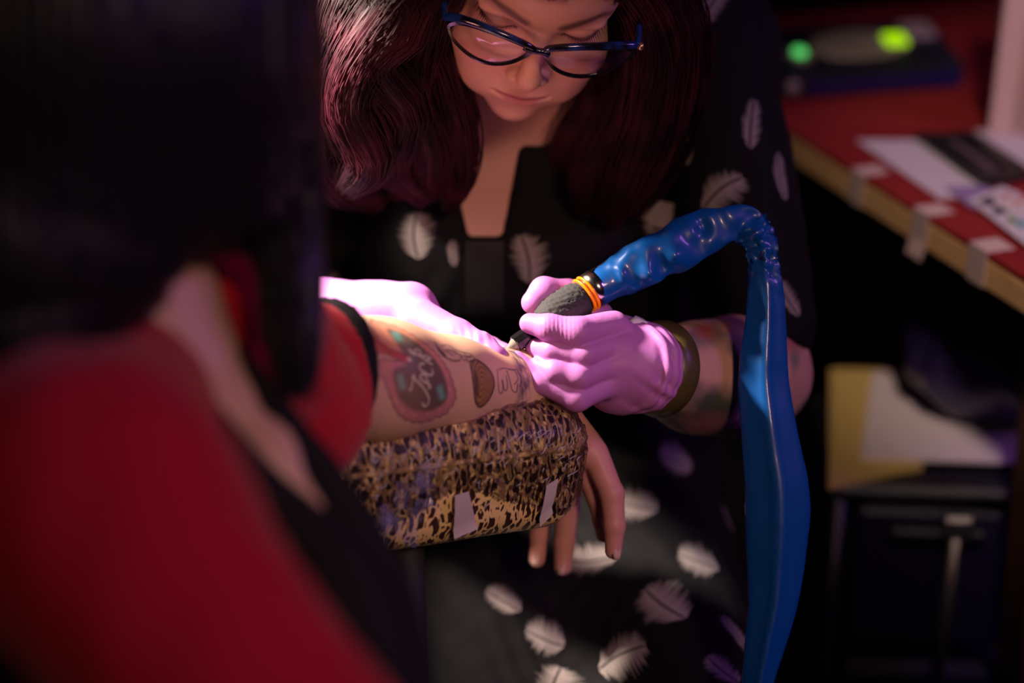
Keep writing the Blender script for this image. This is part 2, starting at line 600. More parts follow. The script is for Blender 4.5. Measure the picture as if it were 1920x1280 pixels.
# --- paper towel roll standing on the table
M_towel = mat('paper_towel', (0.66, 0.44, 0.42), 0.85)
bump(M_towel, 240, 0.35, 0.002)
tr_c = on_z(1950, 232, TZ) + ex * 0.0
tr = root('paper_towel_roll', 'pinkish white paper towel roll standing at the table\'s right', 'paper towel', tuple(tr_c))
a = np.arange(48) / 48 * 2 * np.pi
def ringat(z, r):
    return tr_c + np.stack([np.cos(a) * r, np.sin(a) * r, np.full(48, z)], 1)
v, f = loft([ringat(0.001, 0.058), ringat(0.004, 0.061), ringat(0.246, 0.061), ringat(0.25, 0.058), ringat(0.25, 0.021), ringat(0.02, 0.021)])
mesh_obj('roll', v, f, M_towel, tr)
v, f = loft([ringat(0.002, 0.0205), ringat(0.251, 0.0205), ringat(0.251, 0.0185), ringat(0.002, 0.0185)])
mesh_obj('cardboard_core', v, f, mat('cardboard', (0.35, 0.22, 0.12), 0.9), tr)
u_ = nrm(CAM - tr_c); u_[2] = 0; u_ = nrm(u_); s_ = np.cross(ez, u_)
fl_r = []
for z in (0.003, 0.245):
    fl_r.append([tr_c + u_ * 0.0625 - s_ * 0.03 + ez * z, tr_c + u_ * 0.064 - s_ * 0.055 + ez * z, tr_c + u_ * 0.0655 - s_ * 0.054 + ez * z, tr_c + u_ * 0.0635 - s_ * 0.029 + ez * z])
v, f = loft(fl_r)
mesh_obj('loose_sheet', v, f, M_towel, tr, smooth=False)

# ================================================================== drawer cart, lower right
CZ = 0.47
M_cart = mat('cart_black_plastic', (0.014, 0.012, 0.020), 0.35)
M_steel = mat('cart_steel', (0.42, 0.38, 0.36), 0.3, 0.9)
M_draw = mat('drawer_smoked_plastic', (0.020, 0.016, 0.042), 0.25)
c0 = on_z(1553, 912, CZ); c1 = on_z(1990, 925, CZ)
cl = nrm(c1 - c0); cn = nrm(np.cross(ez, cl))
CLn = np.linalg.norm(c1 - c0); CD = 0.22
cc = (c0 + c1) / 2 + cn * CD / 2
CA = np.stack([cl, cn, ez])
ct = root('drawer_cart', 'black drawer cart with steel posts, papers and bag on top', 'cart', (cc[0], cc[1], 0))
v, f = obox(cc - ez * 0.009, (CLn / 2, CD / 2, 0.009), CA, 0.006)
mesh_obj('top_tray', v, f, M_cart, ct, smooth=False)
for i in range(2):
    z1 = CZ - 0.024 - i * 0.205
    v, f = obox(cc + ez * (z1 - CZ - 0.095), (CLn / 2 - 0.03, CD / 2 - 0.012, 0.092), CA, 0.012)
    d = mesh_obj('drawer', v, f, M_draw, ct, smooth=False)
    v, f = obox(cc - cn * (CD / 2 - 0.008) + ez * (z1 - CZ - 0.035), (0.05, 0.008, 0.008), CA, 0.003)
    mesh_obj('handle', v, f, M_cart, d, smooth=False)
for sx_ in (-1, 1):
    for sy_ in (-1, 1):
        pbase = cc + cl * sx_ * (CLn / 2 - 0.014) + cn * sy_ * (CD / 2 - 0.012)
        path = [pbase * [1, 1, 0] + ez * z for z in (0.045, CZ - 0.019)]
        v, f = tube(path, 0.009, 14)
        mesh_obj('post', v, f, M_cart, ct)
        a = np.arange(16) / 16 * 2 * np.pi
        cw = pbase * [1, 1, 0] + ez * 0.022
        v, f = loft([cw + np.cos(a)[:, None] * r * cl + np.sin(a)[:, None] * r * ez + cn * t for r, t in ((0.016, -0.009), (0.022, -0.006), (0.022, 0.006), (0.016, 0.009))])
        mesh_obj('caster', v, f, M_cart, ct)
for xm in (1790,):
    pm = on_z(xm, 890, CZ); s0 = (pm - c0) @ cl
    path = [c0 + cl * s0 - cn * 0.006 + ez * (z - CZ) for z in (0.05, 0.20, CZ - 0.03)]
    v, f = tube(path, 0.007, 12); mesh_obj('upright_bar', v, f, M_steel, ct)
    for z in (0.05, CZ - 0.04):
        v, f = obox(c0 + cl * s0 - cn * 0.006 + ez * (z - CZ), (0.016, 0.008, 0.014), CA, 0.004)
        mesh_obj('bar_clamp', v, f, M_steel, ct, smooth=False)

M_yel = mat('yellow_paper', (0.72, 0.52, 0.15), 0.8)
M_wht = mat('warm_white_paper', (0.80, 0.70, 0.66), 0.8)
def slab(name, pts, z0, z1, m, label, cat):
    q = np.array([on_z(x, y, z0) for x, y in pts])[::-1]
    v, f = loft([q, q + ez * (z1 - z0)])
    o = mesh_obj(name, v, f, m, smooth=False, loc=q.mean(0))
    o['label'] = label; o['category'] = cat
    return o
slab('yellow_notepad', [(1556, 704), (1720, 706), (1730, 880), (1553, 918)], CZ + 0.0005, CZ + 0.010, M_yel, 'yellow notepad under a white sheet on the black cart', 'notepad')
slab('paper_sheet', [(1636, 702), (1960, 700), (1975, 872), (1614, 862)], CZ + 0.0105, CZ + 0.014, M_wht, 'white paper stack lying on the yellow notepad', 'paper')
# crumpled dark violet bag
M_bag = mat('violet_plastic_bag', (0.030, 0.018, 0.085), 0.32, coat=0.3)
bc = on_z(1905, 790, CZ + 0.015) + cn * 0.03
def f_bag(p):
    d = ell(p, bc + ez * 0.072, (0.125, 0.085, 0.082), np.stack([cl, cn, ez]))
    d = smin(d, ell(p, bc + ez * 0.13 + cl * 0.01, (0.08, 0.05, 0.05), np.stack([cl, cn, ez])), 0.04)
    d = d + 0.007 * noise3(p, 3, 26) + 0.004 * noise3(p, 5, 60)
    return np.maximum(d, (bc[2] + 0.0015) - p[:, 2])
v, f = sdf_mesh(f_bag, bc - [0.2, 0.16, 0.02], bc + [0.2, 0.16, 0.24], 0.005, 3)
o = mesh_obj('plastic_bag', v, f, M_bag, loc=bc)
o['label'] = 'crumpled dark violet plastic bag heaped on the white paper'; o['category'] = 'bag'

# ================================================================== the tattoo artist
R_HEAD = np.array([[0.97942915, 0.19949029, -0.03036716],
                   [-0.12612901, 0.48775644, -0.86382008],
                   [-0.15751194, 0.84988075, 0.50288439]])      # head axes in camera axes
T_HEAD = np.array([0.02090976, 0.24000269, -1.32230611])
CAMB = np.stack([RIGHT, UP, BACK])                              # rows: camera axes in room
HW = CAMB.T @ R_HEAD                                            # head (cm) -> room
HO = CAM + CAMB.T @ T_HEAD
def H(x, y, z):
    return HO + HW @ (np.array([x, y, z], float) / 100.0)
def to_head(p):
    return ((p - HO.astype(np.float32)) @ HW.astype(np.float32)) * 100.0

SKIN = np.array((0.66, 0.36, 0.27))
M_skin = mat('artist_skin', SKIN, 0.48, sss=0.12, attr='Col', spec=0.35)

NECK_TOP = H(0, -6.5, -9.5)
NECK_BASE = P(985, 130, 1.56)
SH_R = P(1312, 85, 1.56)       # shoulder at the picture's right
SH_L = P(665, 110, 1.60)
EL_R = P(1414, 700, 1.50)
WR_R = P(1212, 688, 1.352)
EL_L = P(430, 640, 1.58)
WR_L = P(615, 588, 1.43)

def f_head(p):
    q = to_head(p)
    ax = np.abs(q); s = q.copy(); s[:, 0] = np.abs(s[:, 0])      # mirror
    d = ell(q, (0, 4.2, -8.6), (7.4, 8.8, 9.6))
    d = smin(d, ell(q, (0, 3.6, -4.4), (6.2, 4.8, 5.0)), 2.0)
    d = smin(d, ell(q, (0, -3.6, -5.2), (6.1, 6.4, 5.9)), 2.0)
    d = smin(d, ell(q, (0, -7.4, -4.2), (5.2, 4.0, 4.9)), 1.6)
    d = smin(d, ell(s, (3.7, -3.9, -2.2), (2.6, 2.4, 2.4)), 1.6)
    d = smin(d, ell(s, (3.0, -7.0, -2.2), (2.4, 2.4, 2.3)), 1.5)
    d = smin(d, ell(q, (0, -10.2, -1.0), (1.9, 1.45, 1.7)), 1.4)
    d = smin(d, ell(q, (0, -6.9, -1.3), (2.7, 2.1, 2.5)), 1.2)
    d = smin(d, rc(s, (4.4, 1.9, -1.6), (1.3, 1.7, -0.1), 0.75, 0.75), 1.0)
    d = smax(d, -ell(s, (3.2, 0.1, 1.25), (1.75, 1.15, 1.5)), 1.0)
    d = smin(d, ell(s, (3.2, 0.2, -1.25), (1.55, 1.35, 1.35)), 0.35)
    d = smin(d, ell(s, (3.3, 1.15, -0.8), (1.7, 0.5, 0.75)), 0.5)
    d = smin(d, rc(q, (0, 1.3, 0.05), (0, -3.2, 1.75), 0.62, 0.82), 0.9)
    d = smin(d, ell(q, (0, -3.75, 1.75), (0.98, 0.88, 0.95)), 0.5)
    d = smin(d, ell(s, (1.05, -4.25, 0.95), (0.72, 0.62, 0.85)), 0.5)
    d = smax(d, -ell(s, (0.58, -4.95, 1.45), (0.36, 0.34, 0.5)), 0.2)
    d = smin(d, chain(s, [((0, -6.55, 1.12), 0.36), ((0.7, -6.42, 1.02), 0.36), ((2.2, -6.95, 0.25), 0.16)]), 0.3)
    d = smin(d, chain(s, [((0, -7.55, 0.98), 0.46), ((1.0, -7.45, 0.82), 0.42), ((2.1, -7.02, 0.25), 0.15)]), 0.3)
    d = smax(d, -chain(s, [((0, -6.98, 1.62), 0.2), ((1.1, -6.95, 1.35), 0.2), ((2.3, -6.98, 0.6), 0.16)]), 0.15)
    d = smax(d, -ell(q, (0, -8.75, 1.55), (1.6, 0.55, 0.7)), 0.7)
    d = smin(d, ell(s, (7.1, -1.2, -8.2), (0.7, 3.0, 1.7)), 0.5)      # ears
    return d / 100.0

def axes_of(u, v):
    a = nrm(u); b = nrm(np.asarray(v) - a * (np.asarray(v) @ a)); return np.stack([a, b, np.cross(a, b)])

CH_AX = np.stack([RIGHT, nrm(UP * 0.92 + BACK * 0.30), np.cross(RIGHT, nrm(UP * 0.92 + BACK * 0.30))])
def f_torso(p):
    d = ell(p, P(975, 330, 1.66), (0.185, 0.165, 0.115), CH_AX)
    d = smin(d, ell(p, P(845, 470, 1.585), (0.085, 0.085, 0.075), CH_AX), 0.045)
    d = smin(d, ell(p, P(1045, 475, 1.585), (0.085, 0.085, 0.075), CH_AX), 0.035)
    d = smin(d, ell(p, P(985, 660, 1.72), (0.165, 0.20, 0.13), CH_AX), 0.08)
    d = smin(d, chain(p, [(SH_L, 0.062), (NECK_BASE + UP * -0.02, 0.055), (SH_R, 0.062)]), 0.06)
    return d

def f_neck(p):
    d = rc(p, NECK_TOP, NECK_BASE, 0.056, 0.062)
    return d

def f_body(p):
    d = smin(f_head(p), f_neck(p), 0.02)
    return smin(d, f_torso(p), 0.035)

lo, hi = box_of([H(-9, 14, -19), H(9, -12, 4), H(0, 0, 3), P(800, 520, 1.52), P(1120, 440, 1.52), P(960, 300, 1.75)], 0.02)
lo[1] = min(lo[1], H(0, 0, 3)[1] - 0.03)
bv, bf = sdf_mesh(f_body, lo, hi, 0.0016)
def arm_r(p):
    d = chain(p, [(P(1404, 560, 1.512), 0.040), (EL_R, 0.045)])
    d = smin(d, chain(p, [(EL_R, 0.047), (P(1378, 706, 1.465), 0.052), (P(1310, 708, 1.41), 0.048), (WR_R, 0.030), (P(1186, 686, 1.350), 0.022)]), 0.02)
    return d
def arm_l(p):
    d = chain(p, [(P(470, 540, 1.585), 0.040), (EL_L, 0.045)])
    return smin(d, chain(p, [(EL_L, 0.047), (P(500, 620, 1.52), 0.048), (WR_L, 0.025), (P(650, 590, 1.41), 0.020)]), 0.02)
av, af = sdf_mesh(arm_r, *box_of([P(1404, 560, 1.512), EL_R, WR_R, P(1165, 680, 1.338)], 0.07), 0.0028)
lv, lf = sdf_mesh(arm_l, *box_of([P(470, 540, 1.585), EL_L, WR_L, P(660, 590, 1.40)], 0.07), 0.005)

# pigment of the skin: lips, brows, liner, blush; tattoos on the arm
def soft(d, w):
    return np.clip(0.5 - d / w, 0, 1)
def mixc(c, col, a):
    return c * (1 - a[:, None]) + np.array(col) * a[:, None]
q = to_head(bv.astype(np.float32)); s = q.copy(); s[:, 0] = np.abs(s[:, 0])
bc_ = np.tile(SKIN, (len(bv), 1))
front = (q[:, 2] > -3.5).astype(float)
bc_ = mixc(bc_, (0.62, 0.24, 0.19), 0.55 * front * np.exp(-(((s[:, 0] - 3.8) / 2.0) ** 2 + ((q[:, 1] + 3.6) / 1.6) ** 2)))
bc_ = mixc(bc_, (0.34, 0.07, 0.09), 0.9 * front * soft(chain(s, [((0, -6.72, 1.2), 0.42), ((0.7, -6.66, 1.1), 0.40), ((1.9, -6.98, 0.5), 0.24)]), 0.25))
bc_ = mixc(bc_, (0.44, 0.13, 0.13), 0.85 * front * soft(chain(s, [((0, -7.38, 1.1), 0.46), ((1.0, -7.3, 0.95), 0.40), ((1.8, -7.04, 0.5), 0.20)]), 0.25))
def flat(pts, pad=1.0):
    # distance in the face plane only
    u = s[:, :2]
    best = np.full(len(u), 99.0)
    for (a, ra), (b, rb) in zip(pts[:-1], pts[1:]):
        a = np.array(a); b = np.array(b); ba = b - a
        t = np.clip(((u - a) @ ba) / (ba @ ba), 0, 1)
        best = np.minimum(best, np.linalg.norm(u - a - t[:, None] * ba, axis=1) - (ra + (rb - ra) * t))
    return best
brow = flat([((1.45, 1.95), 0.36), ((2.8, 2.4), 0.42), ((4.2, 2.7), 0.32), ((5.6, 2.2), 0.10)])
bc_ = mixc(bc_, (0.085, 0.030, 0.025), 0.8 * front * soft(brow, 0.5))
liner = flat([((1.75, 0.12), 0.07), ((2.5, -0.06), 0.16), ((3.4, -0.04), 0.21), ((4.4, 0.38), 0.21), ((5.4, 1.25), 0.06)])
bc_ = mixc(bc_, (0.02, 0.012, 0.015), 0.95 * front * soft(liner, 0.14))
crease = flat([((1.9, 0.75), 0.05), ((3.2, 1.1), 0.09), ((4.8, 0.95), 0.05)])
bc_ = mixc(bc_, (0.26, 0.10, 0.10), 0.55 * front * soft(crease, 0.4))
shadow_lid = flat([((2.2, 0.0), 0.3), ((3.2, 0.05), 0.45), ((4.4, 0.1), 0.35)])
bc_ = mixc(bc_, (0.48, 0.20, 0.17), 0.5 * front * soft(shadow_lid, 0.6))
# arm tattoos: blotches and flame-like swirls
ac_ = np.tile(np.array((0.60, 0.34, 0.25)), (len(av), 1))
n1 = noise3(av, 11, 70) + 0.5 * noise3(av, 12, 150)
n2 = noise3(av, 13, 45) + 0.4 * noise3(av, 14, 130)
below = np.clip(((av - P(1300, 735, 1.40)) @ (-UP)) / 0.030, 0, 1)
def blob(px, py, d, r, stretch=1.0):
    c = P(px, py, d); e = av - c
    ex_ = e @ RIGHT; ey_ = e @ UP
    return np.clip(1.3 - np.sqrt((ex_ / stretch) ** 2 + ey_ ** 2) / r + 0.35 * n1, 0, 1)
ac_ = mixc(ac_, (0.035, 0.045, 0.085), 0.85 * np.clip(below * 1.6 + n1 * 1.3 - 0.75, 0, 1))
ac_ = mixc(ac_, (0.020, 0.060, 0.045), 0.9 * blob(1325, 755, 1.40, 0.016, 1.8))
ac_ = mixc(ac_, (0.26, 0.085, 0.10), 0.7 * blob(1310, 795, 1.42, 0.012, 2.2))
ac_ = mixc(ac_, (0.05, 0.06, 0.10), 0.8 * blob(1265, 690, 1.36, 0.011, 0.7))
ac_ = mixc(ac_, (0.05, 0.06, 0.10), 0.75 * blob(1290, 720, 1.37, 0.008, 2.2))
ac_ = mixc(ac_, (0.10, 0.14, 0.14), 0.7 * blob(1285, 640, 1.38, 0.010, 2.0))
ac_ = mixc(ac_, (0.08, 0.08, 0.10), 0.75 * blob(1345, 615, 1.42, 0.013, 2.0))
ac_ = mixc(ac_, (0.50, 0.07, 0.07), 0.7 * blob(1315, 620, 1.41, 0.007, 1.4))
ac_ = mixc(ac_, (0.55, 0.28, 0.03), 0.75 * blob(1352, 610, 1.43, 0.006, 1.3))
ac_ = mixc(ac_, (0.07, 0.07, 0.10), 0.75 * blob(1375, 650, 1.42, 0.010, 1.0))
ac_ = mixc(ac_, (0.07, 0.06, 0.09), 0.7 * blob(1378, 690, 1.42, 0.012, 0.5))
ac_ = mixc(ac_, (0.42, 0.06, 0.07), 0.7 * blob(1485, 640, 1.47, 0.014, 0.8))
ac_ = mixc(ac_, (0.10, 0.20, 0.14), 0.8 * blob(1487, 672, 1.47, 0.010, 0.7))
lc_ = np.tile(np.array((0.60, 0.34, 0.25)), (len(lv), 1))

artist = root('person', 'tattoo artist with dark red hair and glasses bending over the arm', 'person', tuple(P(1000, 860, 1.78)))
jv, jf = joinq([(bv, bf), (av, af), (lv, lf)])
a_body = mesh_obj('body', jv, jf, M_skin, artist, colors=np.concatenate([bc_, ac_, lc_]))

# lashes: fine dark strips along both lids
M_lash = mat('lashes_black', (0.010, 0.006, 0.008), 0.6)
hb = BVHTree.FromPolygons([tuple(x) for x in bv], [tuple(map(int, x)) for x in bf])
def on_face(x, y, lift=0.0):
    o_ = H(x, y, 8); dr = H(0, 0, -1) - H(0, 0, 0)
    h_ = hb.ray_cast(Vector(o_), Vector(nrm(dr)))
    return np.array(h_[0]) + HW[:, 2] * lift
for sgn in (-1, 1):
    parts = []
    for k in range(26):
        t = k / 25
        x = 1.8 + 3.1 * t
        y = 0.14 - 0.26 * math.sin(math.pi * min(1, t * 1.05)) + 0.9 * max(0, t - 0.6)
        a0 = on_face(sgn * x, y, 0.0)
        ln = 0.28 + 0.55 * t
        out = H(sgn * (0.10 + 0.5 * (t - 0.3)), -0.45, 0.85) - H(0, 0, 0)
        out = nrm(out) * ln / 100
        pth = np.array([a0 - out * 0.1, a0 + out * 0.55, a0 + out * 0.95 + HW[:, 1] * 0.0006])
        parts.append(tube(pth, [0.00030, 0.00022, 0.00005], 4))
    v, f = join(parts)
    mesh_obj('eyelashes', v, f, M_lash, artist)

# --- dress -------------------------------------------------------------------
M_dress = mat('black_dress_fabric', (0.0055, 0.005, 0.006), 0.8, spec=0.18)
bump(M_dress, 900, 0.25, 0.0006)
HIP_R = P(1150, 880, 1.74); KN_R = P(1340, 1500, 1.42)
HIP_L = P(870, 880, 1.74); KN_L = P(850, 1520, 1.42)
v_a = P(842, 250, 1.5); v_b = P(985, 250, 1.5); v_c = P(948, 445, 1.5); v_d = P(878, 445, 1.5)
def f_vneck(p):
    # wedge cut into the bodice for the V neck
    r = p - CAM.astype(np.float32)
    d_ = r @ FWD; x = 960 + F_PX * (r @ RIGHT) / d_; y = 640 - F_PX * (r @ UP) / d_
    left = 845 + (y - 300) * 0.235
    right = 968 - (y - 300) * 0.19
    e = np.maximum(np.maximum(left - x, x - right), y - 443) / F_PX * d_
    return np.maximum(e, d_ - 1.63)
def f_dress(p):
    d = f_torso(p) - 0.005
    d = smin(d, chain(p, [(SH_R + UP * 0.0, 0.064), (P(1380, 380, 1.53), 0.057), (P(1420, 600, 1.505), 0.052)]), 0.03)
    d = smin(d, chain(p, [(SH_L, 0.064), (P(540, 400, 1.60), 0.060), (P(440, 590, 1.58), 0.056)]), 0.03)
    lap = smin(chain(p, [(HIP_R, 0.095), (KN_R, 0.078)]), chain(p, [(HIP_L, 0.095), (KN_L, 0.078)]), 0.11)
    lap = smin(lap, chain(p, [(KN_R, 0.074), (KN_R * [1, 1, 0] + [0, 0.02, 0.14], 0.09)]), 0.04)
    lap = smin(lap, chain(p, [(KN_L, 0.074), (KN_L * [1, 1, 0] + [0, 0.02, 0.14], 0.09)]), 0.04)
    d = smin(d, ell(p, P(1005, 830, 1.78), (0.19, 0.13, 0.15), CH_AX), 0.07)
    d = smin(d, lap, 0.05)
    d = d + 0.0022 * noise3(p, 21, 38) + 0.0012 * noise3(p, 22, 90)
    # sleeve end and neck opening
    d = smax(d, -f_vneck(p), 0.004)
    d = smax(d, -(rc(p, NECK_BASE, NECK_TOP, 0.085, 0.085)), 0.004)
    return d
lo, hi = box_of([SH_R, SH_L, EL_R, EL_L, KN_R, KN_L, HIP_L, HIP_R, KN_R * [1, 1, 0] + [0, 0, 0.13], P(1000, 860, 1.95)], 0.10)
dv, df = sdf_mesh(f_dress, lo, hi, 0.0045, 4)
dress = mesh_obj('dress', dv, df, M_dress, artist, label='black dress printed with pale feathers')
M_feather = mat('feather_print_pale', (0.52, 0.45, 0.42), 0.8, spec=0.2)
db = bvh_of(dress)
def cast(px, py, tree):
    r = nrm(P(px, py, 1.0) - CAM)
    h_ = tree.ray_cast(Vector(CAM), Vector(r))
    return (np.array(h_[0]), np.array(h_[1])) if h_[0] is not None else (None, None)
def feather(px, py, length, width, ang, curve=0.25, seed=0):
    c, n = cast(px, py, db)
    if c is None:
        return
    if n @ (CAM - c) < 0:
        n = -n
    u = RIGHT * math.cos(ang) + UP * math.sin(ang)
    u = nrm(u - n * (u @ n)); w = np.cross(n, u)
    r_ = random.Random(seed)
    V, Fc = [], []
    nb = 26
    def put(s, t):
        o_ = c + u * s + w * t + n * 0.03
        h_ = db.ray_cast(Vector(o_), Vector(-n), 0.08)
        if h_[0] is None:
            return None
        return np.array(h_[0]) + n * 0.0006
    for side in (-1, 1):
        rows = []
        for k in range(nb):
            x = (k + 0.5) / nb * 2 - 1
            env = width * math.sqrt(max(0.02, 1 - x * x)) * (0.95 if side < 0 else 0.72)
            spine = curve * length * (1 - x * x) * 0.35
            g = 0.045 * length
            row = []
            inner = spine + side * g * (1.0 if abs(x) < 0.9 else 0.5)
            outer = spine + side * (g + env * (0.66 + 0.42 * r_.random()))
            hw = length / nb * 0.95
            slant = 0.22 * length
            for m in range(4):
                t = m / 3
                yy = inner + (outer - inner) * t
                xx = x * length * 0.92 + slant * t * t * (1 if x > -2 else 0) * 0.5
                wd = hw * (0.62, 0.52, 0.34, 0.06)[m]
                row.append((put(xx - wd, yy), put(xx + wd, yy)))
            rows.append(row)
        for row in rows:
            if any(a is None or b is None for a, b in row):
                continue
            i0 = len(V)
            for a, b in row:
                V += [a, b]
            for m in range(3):
                qd = (i0 + 2 * m, i0 + 2 * m + 1, i0 + 2 * m + 3, i0 + 2 * m + 2)
                Fc.append(qd if side > 0 else qd[::-1])
    if V:
        mesh_obj('feather_print', np.array(V), Fc, M_feather, dress)
D_ = math.radians
for i, (px, py, L_, W_, an, cu) in enumerate([
        (782, 442, 0.021, 0.019, 92, 0.4), (984, 486, 0.022, 0.019, 100, -0.4), (650, 527, 0.020, 0.013, 170, 0.3),
        (1222, 414, 0.021, 0.019, 105, -0.3), (1352, 362, 0.023, 0.019, 35, 0.35), (1411, 232, 0.023, 0.010, 80, 0.2),
        (1463, 332, 0.022, 0.010, 84, 0.2), (1290, 262, 0.023, 0.010, 84, 0.2), (1192, 945, 0.022, 0.017, 150, 0.4),
        (1108, 1048, 0.025, 0.014, 172, 0.3), (1312, 1050, 0.020, 0.018, 165, 0.4), (1247, 1130, 0.025, 0.019, 128, 0.35),
        (1166, 1232, 0.024, 0.020, 15, 0.35), (1370, 985, 0.020, 0.010, 110, 0.2), (945, 1125, 0.018, 0.012, 140, 0.3),
        (1022, 1195, 0.019, 0.015, 160, 0.3), (1386, 1195, 0.024, 0.007, 88, 0.1), (1356, 1255, 0.018, 0.010, 120, 0.3),
        (1268, 862, 0.020, 0.015, 175, 0.3), (1338, 12, 0.020, 0.012, 60, 0.3),
        (1478, 560, 0.018, 0.010, 120, 0.2), (850, 475, 0.012, 0.006, 95, 0.2),
        (918, 545, 0.016, 0.010, 70, 0.3), (1040, 1290, 0.022, 0.017, 60, 0.3), (1120, 640, 0.02, 0.016, 30, 0.3), (700, 330, 0.02, 0.016, 60, 0.3),
        (1260, 720, 0.02, 0.016, 130, 0.3), (1440, 1110, 0.02, 0.014, 70, 0.3)]):
    feather(px, py, L_ * 1.05, W_ * (1.55 if py > 850 else 1.12), D_(an), cu, i)
# centre band of the bodice below the neckline
band = []
for y in np.linspace(452, 590, 14):
    row = []
    for x in (872, 890, 910, 930, 944):
        h_, n_ = cast(x, y, db)
        row.append(h_ + nrm(CAM - h_) * 0.0025)
    band.append(row)
band = np.array(band)
bvv = np.concatenate([band.reshape(-1, 3), band.reshape(-1, 3) + FWD * 0.002])
bq = []
for i in range(13):
    for j in range(4):
        k = i * 5 + j
        bq.append((k, k + 5, k + 6, k + 1))
mesh_obj('bodice_band', bvv[:70], bq, mat('black_band', (0.006, 0.006, 0.007), 0.7), dress)

# --- hair --------------------------------------------------------------------
M_hair = mat('dark_red_hair', (0.085, 0.012, 0.022), 0.5, spec=0.22)
color_noise(M_hair, (0.016, 0.003, 0.007), (0.085, 0.012, 0.026), 26, 0.38, 0.72)
def strands(guides, per, n, width, seed, sides=3):
    r = np.random.default_rng(seed)
    parts_v, parts_f, off = [], [], 0
    for g in guides:
        pts = np.array([P(x, y, d) for x, y, d, _ in g]); rad = np.array([w for *_, w in g])
        path = spline(np.c_[pts, rad], n)
        rr = path[:, 3]; path = path[:, :3]
        t, nn_, bb_ = frames(path)
        # solid core of the lock
        a = np.arange(10) / 10 * 2 * np.pi
        core = path[:, None] + (rr * 0.72)[:, None, None] * (np.cos(a)[None, :, None] * nn_[:, None] + np.sin(a)[None, :, None] * bb_[:, None])
        cv_, cf_ = loft(core)
        parts_v.append(cv_); parts_f.extend([tuple(int(i) + off for i in q) for q in cf_]); off += len(cv_)
        u = np.linspace(0, 1, n)
        for k in range(per):
            an = r.uniform(0, 2 * np.pi); ra = math.sqrt(r.uniform(0.30, 1.15))
            tw = r.normal(0, 0.5); ph = r.uniform(0, 6.28); fr_ = r.uniform(5, 9)
            aa = an + tw * u
            amp = 0.0025 * np.sin(fr_ * u * 2 + ph)
            c = path + (rr * ra)[:, None] * (np.cos(aa)[:, None] * nn_ + np.sin(aa)[:, None] * bb_) + amp[:, None] * nn_
            w_ = width * r.uniform(0.6, 1.3) * np.clip((1 - u) * 6, 0.15, 1)
            s_a = np.arange(sides) / sides * 2 * np.pi
            ring = c[:, None] + w_[:, None, None] * (np.cos(s_a)[None, :, None] * nn_[:, None] + np.sin(s_a)[None, :, None] * bb_[:, None])
            vv_, ff_ = loft(ring, False)
            parts_v.append(vv_); parts_f.extend([tuple(int(i) + off for i in q) for q in ff_]); off += len(vv_)
    return np.concatenate(parts_v), parts_f
gl = []   # picture-left curtain
gl.append([(960, -160, 1.27, .02), (800, -60, 1.30, .026), (700, 60, 1.32, .028), (650, 180, 1.35, .026), (690, 290, 1.38, .024), (650, 350, 1.40, .014)])
gl.append([(960, -170, 1.28, .02), (840, -60, 1.32, .024), (780, 60, 1.36, .026), (760, 160, 1.38, .026), (800, 270, 1.41, .024), (800, 370, 1.44, .012)])
gl.append([(930, -160, 1.30, .02), (740, -60, 1.31, .024), (760, 40, 1.31, .022), (700, 110, 1.33, .020), (760, 200, 1.37, .022), (740, 300, 1.41, .020), (800, 380, 1.43, .008)])
gl.append([(930, -160, 1.30, .02), (660, -60, 1.36, .028), (620, 100, 1.38, .03), (600, 240, 1.40, .028), (640, 330, 1.43, .024), (720, 380, 1.45, .010)])
gl.append([(930, -130, 1.33, .02), (800, 20, 1.37, .020), (818, 130, 1.39, .022), (848, 230, 1.42, .022), (858, 320, 1.45, .017), (840, 390, 1.48, .008)])
gl.append([(900, -130, 1.34, .02), (690, -20, 1.34, .026), (640, 80, 1.35, .024), (600, 150, 1.37, .02), (650, 240, 1.39, .018), (620, 300, 1.41, .012), (690, 345, 1.42, .006)])
gl.append([(900, -100, 1.38, .03), (720, 100, 1.43, .035), (720, 250, 1.46, .035), (760, 360, 1.49, .02)])
gr = []   # picture-right curtain
gr.append([(1060, -170, 1.28, .02), (1180, -60, 1.33, .026), (1245, 60, 1.37, .028), (1230, 200, 1.41, .028), (1190, 310, 1.44, .024), (1150, 400, 1.47, .012)])
gr.append([(1060, -160, 1.30, .02), (1220, -40, 1.37, .028), (1278, 90, 1.41, .026), (1262, 220, 1.45, .024), (1220, 330, 1.48, .018), (1190, 400, 1.50, .008)])
gr.append([(1050, -150, 1.32, .02), (1190, 0, 1.39, .022), (1215, 130, 1.42, .022), (1165, 240, 1.45, .022), (1110, 330, 1.48, .020), (1090, 400, 1.50, .008)])
gr.append([(1050, -130, 1.36, .03), (1215, 60, 1.44, .032), (1190, 220, 1.48, .034), (1130, 340, 1.51, .026), (1150, 430, 1.52, .010)])
gr.append([(1050, -100, 1.38, .03), (1130, 140, 1.48, .03), (1080, 260, 1.52, .03), (1040, 330, 1.54, .016)])
hv, hf = strands(gl + gr, 220, 20, 0.00042, 5)
